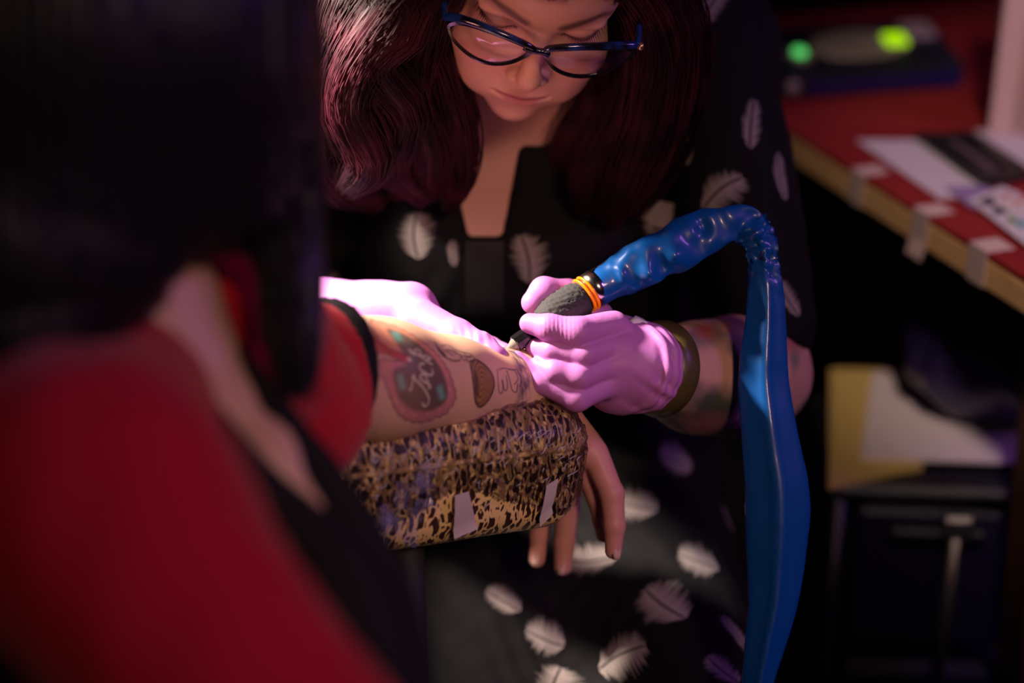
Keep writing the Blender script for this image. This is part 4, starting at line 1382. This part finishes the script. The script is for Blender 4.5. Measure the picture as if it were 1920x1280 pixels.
# --- cardigan ----------------------------------------------------------------
M_card = mat('red_knit', (0.48, 0.008, 0.024), 0.85, sheen=0.15, spec=0.2)
bump(M_card, 700, 0.35, 0.0012)
M_trim = mat('black_knit_trim', (0.010, 0.0095, 0.011), 0.85, spec=0.2)
bump(M_trim, 700, 0.35, 0.0012)
SN = P(140, 945, .78)
FWC = nrm(np.array([0.86, 0.42, 0.0])); SDC = np.cross(FWC, [0, 0, 1.0])
TAX = np.stack([FWC, SDC, np.array([0, 0, 1.0])])
CUFC = A0 + AX * ((P(600, 703, 1.216) - A0) @ AX)
def f_card(p):
    d = chain(p, [(SN, .066), (P(545, 1440, .765), .056)])
    d = smin(d, chain(p, [(SN, .060), (P(240, 742, .92), .042)]), .04)
    d = smin(d, ell(p, P(300, 1400, .96), (.085, .165, .20), TAX), .05)
    far = chain(p, [(P(300, 690, 1.0), .040), (P(440, 612, 1.075), .050)])
    d = smin(d, far, .03)
    slv = chain(p, [(P(440, 612, 1.075), .054), (P(545, 770, 1.165), .055), (P(600, 706, 1.212), .0525), (CUFC + AX * 0.004, .0485)])
    t = (p - CUFC) @ AX
    rib = np.clip((t + 0.12) / 0.05, 0, 1)
    slv = slv + 0.0010 * rib * np.sin(t * 2 * math.pi / 0.0105 + 1.5 * noise3(p, 9, 30)) + .001 * noise3(p, 10, 50)
    slv = smax(slv, t, .002)
    d = smin(d, slv, .03)
    wn_ = np.clip(-(t + 0.008) / 0.05, 0, 1)
    d = d + wn_ * 0.0035 * noise3(p, 51, 22) + wn_ * 0.004 * noise3(p * np.array([1, 1, .35], np.float32), 52, 55)
    # neckline
    d = smax(d, -chain(p, [(P(285, 590, .985), .046), (P(345, 690, .98), .040), (P(425, 790, .972), .036), (P(520, 885, .965), .034), (P(600, 985, .955), .026)]), .006)
    d = smax(d, -(rc(p, NK0, NK1, .048, .048)), .006)
    return d
lo, hi = box_of([SN, P(430, 1420, .765), P(300, 1500, .96), P(440, 612, 1.08), P(545, 770, 1.165), CUFC, P(300, 690, 1.0)], .10)
v, f = sdf_mesh(f_card, lo, hi, .0042, 4)
card = mesh_obj('cardigan', v, f, M_card, client, label='red knit cardigan')
cb = lambda t, r, n=64: [CUFC + AX * t + (math.cos(q) * AN + math.sin(q) * AB) * (r + .0006 * math.sin(q * 23)) for q in np.arange(n) / n * 2 * np.pi]
v, f = loft([cb(-.006, .0470), cb(-.004, .0548), cb(.003, .0562), cb(.010, .0545), cb(.0135, .0510), cb(.0125, .046), cb(-.006, .046)], False)
mesh_obj('cuff_band', v, f, M_trim, card, label='black cuff band')
def ribbon(pts, n=40, flat_=0.35, toward=BACK):
    q = spline(np.array([np.r_[P(x, y, d), r] for x, y, d, r in pts]), n)
    c, r = q[:, :3], q[:, 3]
    t = np.gradient(c, axis=0); t /= np.linalg.norm(t, axis=1)[:, None]
    w_ = np.cross(t, toward); w_ /= np.linalg.norm(w_, axis=1)[:, None]; nn_ = np.cross(w_, t)
    a = np.arange(12) / 12 * 2 * np.pi
    return loft(c[:, None] + r[:, None, None] * (np.cos(a)[None, :, None] * w_[:, None] + flat_ * np.sin(a)[None, :, None] * nn_[:, None]))
v, f = ribbon([(385, 560, 1.02, .010), (398, 620, 1.0, .011), (425, 680, .975, .013), (492, 768, .955, .015), (540, 834, .948, .0155), (600, 905, .942, .0155), (655, 985, .938, .016), (690, 1070, .935, .019), (715, 1160, .93, .022), (728, 1290, .925, .024), (735, 1480, .92, .025)], 60, .6)
mesh_obj('neck_band', v, f, M_trim, card, label='black band along the far edge')
v, f = ribbon([(190, 620, .93, .013), (262, 655, .905, .013), (330, 725, .90, .012), (410, 815, .905, .011), (490, 905, .91, .011), (560, 985, .912, .016), (620, 1080, .91, .028), (655, 1200, .90, .034), (680, 1400, .88, .038)], 50, .6)
mesh_obj('neck_band', v, f, M_trim, card, label='black band along the near edge')

# --- trousers below the frame
M_trs = mat('dark_trousers', (0.010, 0.011, 0.016), 0.85)
tc0 = P(300, 1400, .96)
def f_trs(p):
    d = None
    for sg in (-1, 1):
        h_ = np.array([tc0[0], tc0[1], .56]) + SDC * sg * .09
        k_ = h_ + FWC * .40 + np.array([0, 0, -.04]); a_ = k_ + FWC * .02; a_ = np.array([a_[0], a_[1], .07])
        e = chain(p, [(h_, .085), (k_, .065), (a_, .05)])
        d = e if d is None else smin(d, e, .03)
    return d
v, f = sdf_mesh(f_trs, [tc0[0] - .3, tc0[1] - .3, -.0], [tc0[0] + .6, tc0[1] + .5, .72], .012, 3)
mesh_obj('trousers', v, f, M_trs, client)

# --- client hair -------------------------------------------------------------
M_chair = mat('black_hair', (0.010, 0.009, 0.012), 0.42, spec=0.35)
def f_hair(p):
    d = ell(p, P(165, 40, .93), (.122, .135, .128))
    d = smin(d, chain(p, [(P(60, 200, .90), .07), (P(30, 460, .88), .06), (P(60, 610, .87), .038), (P(110, 690, .865), .015)]), .04)
    d = smin(d, chain(p, [(P(430, 120, .98), .05), (P(505, 330, .985), .032), (P(545, 500, .98), .020), (P(552, 620, .975), .0195), (P(556, 705, .97), .012)]), .04)
    d = smin(d, chain(p, [(P(370, 200, .92), .05), (P(405, 340, .93), .034), (P(420, 420, .94), .014)]), .03)
    d = smin(d, chain(p, [(P(170, 300, .90), .06), (P(160, 480, .89), .045), (P(190, 560, .89), .02)]), .03)
    face = ell((p - HC_.astype(np.float32)) @ np.stack([hx, FC, hz]).T.astype(np.float32) * 100, (0, 9.5, -3), (5.2, 6.5, 8.0)) / 100
    d = smax(d, -face, .006)
    return d + .0020 * np.sin(((p @ RIGHT) * 1.0 + .004 * noise3(p, 61, 30)) * 2 * math.pi / .009)
v, f = sdf_mesh(f_hair, *box_of([P(165, 40, .93) - .16, P(165, 40, .93) + .16, P(60, 700, .865), P(560, 740, .98)], .04), .0035, 4)
r_ = np.random.default_rng(3)
sp = []
for k in range(260):
    w = r_.integers(0, 3)
    g = [[(60, 250, .88), (20, 480, .86), (60, 640, .855), (110, 720, .85)], [(440, 150, .96), (500, 340, .965), (535, 520, .96), (550, 650, .955), (556, 745, .95)], [(370, 200, .90), (405, 340, .915), (425, 440, .925)]][w]
    q = spline(np.array([P(x + r_.normal(0, 22), y + r_.normal(0, 12), d + r_.normal(0, .008)) for x, y, d in g]), 12)
    sp.append(tube(q, np.linspace(.0009, .0003, 12), 3, False))
hv, hf = join([(v, f)] + sp)
mesh_obj('hair', hv, hf, M_chair, client, label='dark wavy hair')

# ================================================================== arm rest
CA_ = P(1078, 836, 1.312); CB_ = P(700, 884, 1.235)
cl_ = nrm(CA_ - CB_)
cw_ = nrm(np.cross(np.array([0, 0, 1.0]), cl_)); cn_ = np.cross(cl_, cw_)
HL, HWD, HH = .130, .056, .050
CC = CA_ + cl_ * (.018 - HL) + cw_ * (HWD - .004) - cn_ * .028
CAX = np.stack([cl_, cw_, cn_])
M_leo = mat('leopard_vinyl', (0.6, 0.42, 0.2), 0.38)
b = M_leo.node_tree.nodes['Principled BSDF']
at_ = N(M_leo, 'ShaderNodeAttribute'); at_.attribute_name = 'pat'
mp = N(M_leo, 'ShaderNodeMapping'); mp.inputs['Scale'].default_value = (165, 72, 72); mp.inputs['Rotation'].default_value = (0, 0.25, 0.1)
LK(M_leo, at_.outputs['Vector'], mp.inputs['Vector'])
wn = N(M_leo, 'ShaderNodeTexNoise'); wn.inputs['Scale'].default_value = 0.8; wn.inputs['Detail'].default_value = 2
LK(M_leo, mp.outputs['Vector'], wn.inputs['Vector'])
ad = N(M_leo, 'ShaderNodeMixRGB'); ad.blend_type = 'LINEAR_LIGHT'; ad.inputs['Fac'].default_value = 0.9
LK(M_leo, mp.outputs['Vector'], ad.inputs['Color1']); LK(M_leo, wn.outputs['Color'], ad.inputs['Color2'])
vo = N(M_leo, 'ShaderNodeTexVoronoi'); vo.feature = 'DISTANCE_TO_EDGE'; vo.inputs['Scale'].default_value = 1.0; vo.inputs['Randomness'].default_value = 0.9
LK(M_leo, ad.outputs['Color'], vo.inputs['Vector'])
v2 = N(M_leo, 'ShaderNodeTexVoronoi'); v2.feature = 'F1'; v2.inputs['Scale'].default_value = 1.0; v2.inputs['Randomness'].default_value = 0.9
LK(M_leo, ad.outputs['Color'], v2.inputs['Vector'])
big_n = N(M_leo, 'ShaderNodeTexNoise'); big_n.inputs['Scale'].default_value = 0.28
LK(M_leo, mp.outputs['Vector'], big_n.inputs['Vector'])
thr = N(M_leo, 'ShaderNodeMath'); thr.operation = 'MULTIPLY_ADD'; thr.inputs[1].default_value = 0.26; thr.inputs[2].default_value = -0.02
LK(M_leo, big_n.outputs['Fac'], thr.inputs[0])
sub = N(M_leo, 'ShaderNodeMath'); sub.operation = 'SUBTRACT'
LK(M_leo, vo.outputs['Distance'], sub.inputs[0]); LK(M_leo, thr.outputs[0], sub.inputs[1])
rp = N(M_leo, 'ShaderNodeValToRGB')
rp.color_ramp.elements[0].position = 0.0; rp.color_ramp.elements[0].color = (0.86, 0.62, 0.26, 1)
rp.color_ramp.elements[1].position = 0.055; rp.color_ramp.elements[1].color = (0.040, 0.018, 0.014, 1)
LK(M_leo, sub.outputs[0], rp.inputs['Fac'])
mx = N(M_leo, 'ShaderNodeMixRGB'); mx.blend_type = 'MIX'
ctr = N(M_leo, 'ShaderNodeValToRGB'); ctr.color_ramp.elements[0].position = 0.05; ctr.color_ramp.elements[0].color = (0.35, 0.35, 0.35, 1); ctr.color_ramp.elements[1].position = 0.30; ctr.color_ramp.elements[1].color = (0, 0, 0, 1)
LK(M_leo, v2.outputs['Distance'], ctr.inputs['Fac']); LK(M_leo, ctr.outputs['Color'], mx.inputs['Fac'])
LK(M_leo, rp.outputs['Color'], mx.inputs['Color1']); mx.inputs['Color2'].default_value = (0.17, 0.075, 0.028, 1)
LK(M_leo, mx.outputs['Color'], b.inputs['Base Color'])

def f_cush(p):
    q = (p - CC.astype(np.float32)) @ CAX.T.astype(np.float32)
    crown = 0.010 * np.clip(1 - (q[:, 0] / HL) ** 2, 0, 1) * np.clip(1 - (q[:, 1] / HWD) ** 2, 0, 1)
    q2 = q.copy(); q2[:, 2] -= np.where(q[:, 2] > 0, crown, -crown * 0.3)
    # plan outline: rounded ends
    e = np.abs(q2) - (np.array([HL, HWD, HH], np.float32) - .030)
    d = np.linalg.norm(np.maximum(e, 0), axis=1) + np.minimum(e.max(axis=1), 0) - .030
    return d + .0008 * noise3(p, 71, 70)
cv2, cf2 = sdf_mesh(f_cush, *box_of([CC + CAX.T @ np.array([x, y, z]) for x in (-HL, HL) for y in (-HWD, HWD) for z in (-HH - .01, HH + .012)], .012), .0022, 4)
rest = root('arm_rest', 'leopard print arm rest wrapped in clear film under the forearm', 'arm rest', tuple(np.r_[CC[:2], 0.0]))
cush = mesh_obj('cushion', cv2, cf2, M_leo, rest)
q = (cv2 - CC) @ CAX.T
pa_ = cush.data.attributes.new('pat', 'FLOAT_VECTOR', 'POINT'); pa_.data.foreach_set('vector', q.astype(np.float32).ravel())
cbv = bvh_of(cush)
# seam piping round the top edge
M_pipe = mat('leopard_piping', (0.50, 0.34, 0.14), 0.45)
color_noise(M_pipe, (0.30, 0.18, 0.08), (0.80, 0.58, 0.26), 160, .30, .45)
pth = []
for t in np.linspace(0, 2 * math.pi, 120, endpoint=False):
    ct_, st_ = math.cos(t), math.sin(t)
    ex_ = .16
    lx = (abs(ct_) ** ex_) * math.copysign(1, ct_) * HL * 1.15; wy = (abs(st_) ** ex_) * math.copysign(1, st_) * HWD * 1.15
    o_ = CC + CAX.T @ np.array([lx * 1.2, wy * 1.4, .030])
    tg = CC + CAX.T @ np.array([lx * .55, wy * .3, .026])
    h_ = cbv.ray_cast(Vector(o_), Vector(nrm(tg - o_)))
    if h_[0] is not None:
        pth.append(np.array(h_[0]))
pth = np.array(pth + pth[:1])
v, f = tube(pth, .0024, 8, False)
mesh_obj('piping', v, f, M_pipe, cush)
# cling film: loose wrinkled clear sheet over the cushion
M_film = mat('cling_film', (1, 1, 1), 0.05)
nt = M_film.node_tree; nt.nodes.remove(nt.nodes['Principled BSDF'])
t1 = nt.nodes.new('ShaderNodeBsdfTransparent'); g1 = nt.nodes.new('ShaderNodeBsdfGlossy'); g1.inputs['Roughness'].default_value = .05
m1 = nt.nodes.new('ShaderNodeMixShader'); f1 = nt.nodes.new('ShaderNodeFresnel'); f1.inputs['IOR'].default_value = 1.5
tcf = nt.nodes.new('ShaderNodeTexCoord'); nf = nt.nodes.new('ShaderNodeTexNoise'); nf.inputs['Scale'].default_value = 60; nf.inputs['Detail'].default_value = 4; nf.inputs['Distortion'].default_value = 2.5
mpf = nt.nodes.new('ShaderNodeMapping'); mpf.inputs['Rotation'].default_value = (0, 0.2, -0.5); mpf.inputs['Scale'].default_value = (2.4, .6, .6)
bf_ = nt.nodes.new('ShaderNodeBump'); bf_.inputs['Strength'].default_value = 1.0; bf_.inputs['Distance'].default_value = .010
nt.links.new(tcf.outputs['Object'], mpf.inputs['Vector']); nt.links.new(mpf.outputs['Vector'], nf.inputs['Vector']); nt.links.new(nf.outputs['Fac'], bf_.inputs['Height'])
nt.links.new(bf_.outputs['Normal'], g1.inputs['Normal']); nt.links.new(bf_.outputs['Normal'], f1.inputs['Normal'])
mf_ = nt.nodes.new('ShaderNodeMath'); mf_.operation = 'MULTIPLY'; mf_.inputs[1].default_value = 1.0; mf_.use_clamp = True
nt.links.new(f1.outputs[0], mf_.inputs[0]); nt.links.new(mf_.outputs[0], m1.inputs[0]); nt.links.new(t1.outputs[0], m1.inputs[1]); nt.links.new(g1.outputs[0], m1.inputs[2])
nt.links.new(m1.outputs[0], nt.nodes['Material Output'].inputs['Surface'])
def f_film(p):
    q = (p - CC.astype(np.float32)) @ CAX.T.astype(np.float32)
    d = f_cush(p) - .0022
    wr_ = noise3(q * [1.6, .7, .7], 81, 120) + .6 * noise3(q * [2, 1, 1], 82, 260)
    d = d - .0026 * np.maximum(0, 1 - np.abs(wr_) * 2.2)
    low = -.012 + .014 * np.sin(q[:, 0] * 34 + 1) + .006 * noise3(q, 83, 60)
    return np.maximum(d, low - q[:, 2])
fv, ff = sdf_mesh(f_film, *box_of([CC + CAX.T @ np.array([x, y, z]) for x in (-HL, HL) for y in (-HWD, HWD) for z in (-HH, HH + .012)], .016), .0020, 4)
q = (fv - CC) @ CAX.T
low = -.012 + .014 * np.sin(q[:, 0] * 34 + 1) + .006 * noise3(q, 83, 60)
keepv = q[:, 2] > low + .0012
ff = ff[keepv[ff].all(1)]
film = mesh_obj('cling_film', fv, ff, M_film, cush, label='clear wrinkled cling film')
# loose crumples of film hanging at the near end
M_tape2 = mat('pale_tape', (0.58, 0.50, 0.50), 0.6, alpha=.85)
fb = bvh_of(film)
def patch(corners, name, m, parent, lift=.001, th=.0004, n=8):
    c = np.array(corners, float)
    top = []
    for i in range(n + 1):
        for j in range(4):
            u, w = i / n, j / 3
            x, y = (c[0] * (1 - w) + c[1] * w) * (1 - u) + (c[3] * (1 - w) + c[2] * w) * u
            h_, n_ = cast(x, y, cbv)
            if h_ is None:
                h_, n_ = cast(x - 20, y - 20, cbv)
            if n_ @ (CAM - h_) < 0: n_ = -n_
            top.append(h_ + n_ * (lift + .0035 * math.sin(u * math.pi) * .4 + .004 * (u > .9)))
    top = np.array(top)
    qs = [(i * 4 + j, (i + 1) * 4 + j, (i + 1) * 4 + j + 1, i * 4 + j + 1) for i in range(n) for j in range(3)]
    k = len(top)
    vv = np.concatenate([top, top + FWD * th])
    return mesh_obj(name, vv, qs + [tuple(x + k for x in q_[::-1]) for q_ in qs], m, parent)
for cr, lab in (([(846, 922), (872, 915), (886, 978), (843, 994)], 'wide pale tape strip on the film, nearer the client'), ([(1018, 903), (1040, 890), (1026, 951), (1003, 972)], 'narrow slanted pale tape strip on the film')):
    o = patch(cr, 'tape_strip', M_tape2, rest, lift=.0058)
    o['label'] = lab
# film tuft, with violet-blue reflections put into its tint
tf_v = []
r_ = np.random.default_rng(12)
for k in range(16):
    x0, y0 = r_.uniform(690, 790), r_.uniform(880, 990)
    h_, n_ = cast(x0, y0, cbv)
    if h_ is None: continue
    if n_ @ (CAM - h_) < 0: n_ = -n_
    e1_ = nrm(r_.normal(size=3)); pts_ = []
    for i in range(6):
        for j in range(4):
            pts_.append(h_ + n_ * (.005 + .004 * r_.random()) + e1_ * (i - 2.5) * .005 + np.cross(n_, e1_) * (j - 1.5) * .004 + n_ * .003 * math.sin(i * 1.7 + j))
    tf_v.append((np.array(pts_), [(i * 4 + j, (i + 1) * 4 + j, (i + 1) * 4 + j + 1, i * 4 + j + 1) for i in range(5) for j in range(3)]))
v, f = join(tf_v)
M_cre = mat('film_crease_glint', (0.80, 0.76, 0.84), 0.12, alpha=.42, spec=.8)
mesh_obj('film_tuft_sheen', v, f, mat('film_tuft_sheen', (0.42, 0.40, 0.75), 0.10, alpha=.15, spec=.9), cush, smooth=False)
# creases of the gathered film, pale tubes standing in for its glints
crs = []
r_ = np.random.default_rng(21)
for k in range(120):
    x0 = r_.uniform(690, 1105); t_ = (x0 - 690) / 415
    top_y = 878 - 70 * t_ + 18 * t_ * t_
    y0 = top_y + abs(r_.normal(0, 1)) * 45 - 25
    ang = r_.normal(-0.95, 0.45); ln = r_.uniform(8, 34)
    pts_ = []
    for s_ in np.linspace(-.5, .5, 7):
        h_, n_ = cast(x0 + math.cos(ang) * ln * s_ + 2 * math.sin(s_ * 5 + k), y0 - math.sin(ang) * ln * s_ * -1, cbv)
        if h_ is None: break
        if n_ @ (CAM - h_) < 0: n_ = -n_
        pts_.append(h_ + n_ * .0036)
    if len(pts_) == 7:
        crs.append(tube(np.array(pts_), np.array([.2, .7, 1, 1, 1, .7, .2]) * r_.uniform(.00025, .0006), 5))
v, f = join(crs)
o = mesh_obj('film_crease_glints', v, f, M_cre, cush)
o['kind'] = 'stuff'
# stand
M_pole = mat('stand_black_steel', (0.010, 0.010, 0.011), 0.7)
pc = CC - cn_ * (HH + .002)
v, f = obox(pc + np.array([0, 0, .001]), (.05, .02, .004), CAX, .002); mesh_obj('mount_plate', v, f, M_pole, rest, smooth=False)
v, f = tube([[pc[0], pc[1], z] for z in (.02, .3, pc[2] - .008)], .014, 20); mesh_obj('pole', v, f, M_pole, rest)
for k in range(3):
    an = k * 2.094 + .5
    v, f = tube([[pc[0], pc[1], .05], [pc[0] + .10 * math.cos(an), pc[1] + .10 * math.sin(an), .03], [pc[0] + .2 * math.cos(an), pc[1] + .2 * math.sin(an), .011]], .010, 12)
    mesh_obj('foot', v, f, M_pole, rest)

# ================================================================== tattoo machine
tm_tip = P(943, 661, 1.322); tm_a = P(1097, 553, 1.343)
tx = nrm(tm_a - tm_tip)
machine = root('tattoo_machine', 'pen tattoo machine with black grip in blue plastic sleeve', 'tattoo machine', tuple(tm_tip))
def ax_pt(px):   # station along the axis by distance from the tip, in metres
    return tm_tip + tx * px
LT = np.linalg.norm(tm_a - tm_tip)
def lathe(name, prof, m, sides=32, smooth=True, parent=machine):
    path = np.array([ax_pt(t) for t, _ in prof])
    n_ = nrm(np.cross(tx, UP)); b_ = np.cross(tx, n_)
    a = np.arange(sides) / sides * 2 * np.pi
    rings = [p_ + r * (np.cos(a)[:, None] * n_ + np.sin(a)[:, None] * b_) for p_, (_, r) in zip(path, prof)]
    v, f = loft(rings)
    return mesh_obj(name, v, f, m, parent, smooth=smooth)
M_clear = mat('clear_tip', (0.85, 0.78, 0.66), 0.12, trans=0.75)
M_black = mat('gloss_black_plastic', (0.008, 0.008, 0.009), 0.15)
M_grip = mat('black_grip_wrap', (0.030, 0.029, 0.030), 0.8)
M_chr = mat('polished_steel', (0.50, 0.48, 0.46), 0.18, 1.0)
M_or = mat('orange_ring', (0.95, 0.22, 0.004), 0.3, emit=(1.0, 0.18, 0.0), emit_str=0.25)
M_ndl = mat('needle_steel', (0.6, 0.58, 0.55), .2, 1.0)
lathe('needle', [(0, .0002), (.001, .0006), (.03, .0008)], M_ndl, 8)
lathe('clear_tip', [(.002, .0012), (.006, .0024), (.011, .0050), (.0135, .0062), (.0145, .0062)], M_clear)
lathe('cartridge', [(.0118, .0058), (.0125, .0070), (.034, .0072), (.036, .0074), (.044, .0074)], M_black, 8, False)
# wrapped grip with woven relief
prof = [(.036, .0085), (.040, .0115), (.046, .0140), (.054, .0152), (.066, .0152), (LT - .006, .0143), (LT - .003, .0130)]
q = spline(np.array([[t, r] for t, r in prof]), 46)
n_ = nrm(np.cross(tx, UP)); b_ = np.cross(tx, n_)
a = np.arange(72) / 72 * 2 * np.pi
rings = []
for i, (t, r) in enumerate(q):
    rr = r + .0006 * np.sin(a * 20 + i * .9) * math.sin(i * 1.6) + .0006 * rng.normal(size=72) * .6
    rings.append(ax_pt(t) + rr[:, None] * (np.cos(a)[:, None] * n_ + np.sin(a)[:, None] * b_))
v, f = loft(rings); mesh_obj('grip', v, f, M_grip, machine)
for t0 in (LT - .0005, LT + .0032):
    lathe('orange_ring', [(t0 - .0011, .0135), (t0 - .0008, .0148), (t0, .0153), (t0 + .0008, .0148), (t0 + .0011, .0135)], M_or)
lathe('collar', [(LT - .003, .0125), (LT + .0045, .0140), (LT + .005, .0148), (LT + .013, .0148), (LT + .014, .0140), (LT + .020, .0135)], M_chr)
lathe('motor_body', [(LT + .014, .0125), (LT + .015, .0132), (LT + .065, .0132), (LT + .072, .011), (LT + .074, .006)], mat('motor_dark', (.015, .015, .03), .3, .5))
# blue sleeve
M_sl = bpy.data.materials.new('blue_plastic_sleeve'); M_sl.use_nodes = True
nt = M_sl.node_tree; pb_ = nt.nodes['Principled BSDF']
pb_.inputs['Base Color'].default_value = (0.004, 0.145, 0.56, 1); pb_.inputs['Roughness'].default_value = .38; pb_.inputs['Specular IOR Level'].default_value = .6
pb_.inputs['Coat Weight'].default_value = .7; pb_.inputs['Coat Roughness'].default_value = .07
tb_ = nt.nodes.new('ShaderNodeBsdfTransparent'); tb_.inputs[0].default_value = (.25, .55, 1.0, 1)
tl_ = nt.nodes.new('ShaderNodeBsdfTranslucent'); tl_.inputs[0].default_value = (0.006, 0.13, 0.60, 1)
ma = nt.nodes.new('ShaderNodeMixShader'); ma.inputs[0].default_value = .35
mb = nt.nodes.new('ShaderNodeMixShader'); mb.inputs[0].default_value = .12
nt.links.new(pb_.outputs[0], ma.inputs[1]); nt.links.new(tl_.outputs[0], ma.inputs[2])
nt.links.new(ma.outputs[0], mb.inputs[1]); nt.links.new(tb_.outputs[0], mb.inputs[2])
nt.links.new(mb.outputs[0], nt.nodes['Material Output'].inputs['Surface'])
# stations: px, py, depth, direction along (px), half width px, thickness ratio, crumple
ST = [(1107, 547, 1.345, 36, .95, 0), (1130, 534, 1.346, 37, .95, .1), (1152, 522, 1.347, 38, .92, .3), (1166, 514, 1.347, 43, .9, 1), (1190, 503, 1.348, 45, .85, 1.3), (1215, 490, 1.349, 47, .8, 1.4), (1245, 474, 1.35, 48, .75, 1.4),
      (1275, 458, 1.352, 48, .65, 1.2), (1305, 442, 1.354, 46, .5, 1.1), (1335, 429, 1.356, 41, .42, 1), (1362, 420, 1.357, 37, .38, .9), (1386, 416, 1.358, 37, .34, .9), (1405, 424, 1.358, 36, .3, .8), (1420, 443, 1.358, 33, .28, .8), (1430, 470, 1.357, 30, .26, .7),
      (1434, 505, 1.356, 30, .22, .5), (1437, 550, 1.355, 35, .20, .15), (1437, 610, 1.353, 39, .18, .08), (1434, 665, 1.351, 45, .16, .05), (1434, 720, 1.35, 48, .15, .05), (1442, 790, 1.348, 52, .15, .05), (1450, 850, 1.347, 56, .15, .05),
      (1459, 910, 1.346, 60, .16, .08), (1461, 960, 1.346, 62, .18, .08), (1459, 1020, 1.347, 58, .20, .08), (1456, 1080, 1.348, 53, .20, .08), (1450, 1140, 1.348, 46, .22, .08), (1438, 1200, 1.348, 40, .24, .08), (1424, 1270, 1.348, 31, .26, .08), (1412, 1340, 1.348, 25, .28, .08), (1405, 1420, 1.348, 20, .28, .08)]
def sleeve(st, n, around, seed, name, smooth):
    q = spline(np.array(st, float), n)
    c = np.array([P(*x[:3]) for x in q])
    tpx = np.gradient(q[:, :2], axis=0); tpx /= np.linalg.norm(tpx, axis=1)[:, None]
    nrm_ = np.stack([-tpx[:, 1], tpx[:, 0]], 1)
    r_ = np.random.default_rng(seed)
    rings = []
    for i in range(len(q)):
        hw = q[i, 3] / F_PX * q[i, 2]
        w_ = nrm(nrm_[i, 0] * RIGHT - nrm_[i, 1] * UP)
        ring = []
        for k in range(around):
            a = k / around * 2 * math.pi
            x, y = math.cos(a), math.sin(a)
            th = hw * q[i, 4]
            fold = 0.0
            if q[i, 4] < .3:
                fold = -abs(x) * hw * .30 + (0.004 * math.exp(-(x / .18) ** 2) if y > 0 else 0)       # V fold down the middle
                th = hw * q[i, 4] + .001
            jit = q[i, 5] * r_.normal(0, .0012)
            ring.append(c[i] + w_ * (hw * x + jit * 1.2) + BACK * (th * y + fold + q[i, 5] * r_.normal(0, .0036)))
        rings.append(ring)
    v, f = loft(rings, False)
    return mesh_obj(name, v, f, M_sl, machine, smooth=smooth)
o = sleeve(ST[:14], 24, 11, 3, 'sleeve_wrap', True)
sd = o.modifiers.new('smooth', 'SUBSURF'); sd.levels = 2; sd.render_levels = 2
o = sleeve(ST[12:], 70, 28, 5, 'hanging_sleeve', True)
pth = spline(np.array([P(x, y, d) for x, y, d, *_ in ST[7:]]), 60)
v, f = tube(pth, .0022, 8); mesh_obj('cord', v, f, M_black, machine)
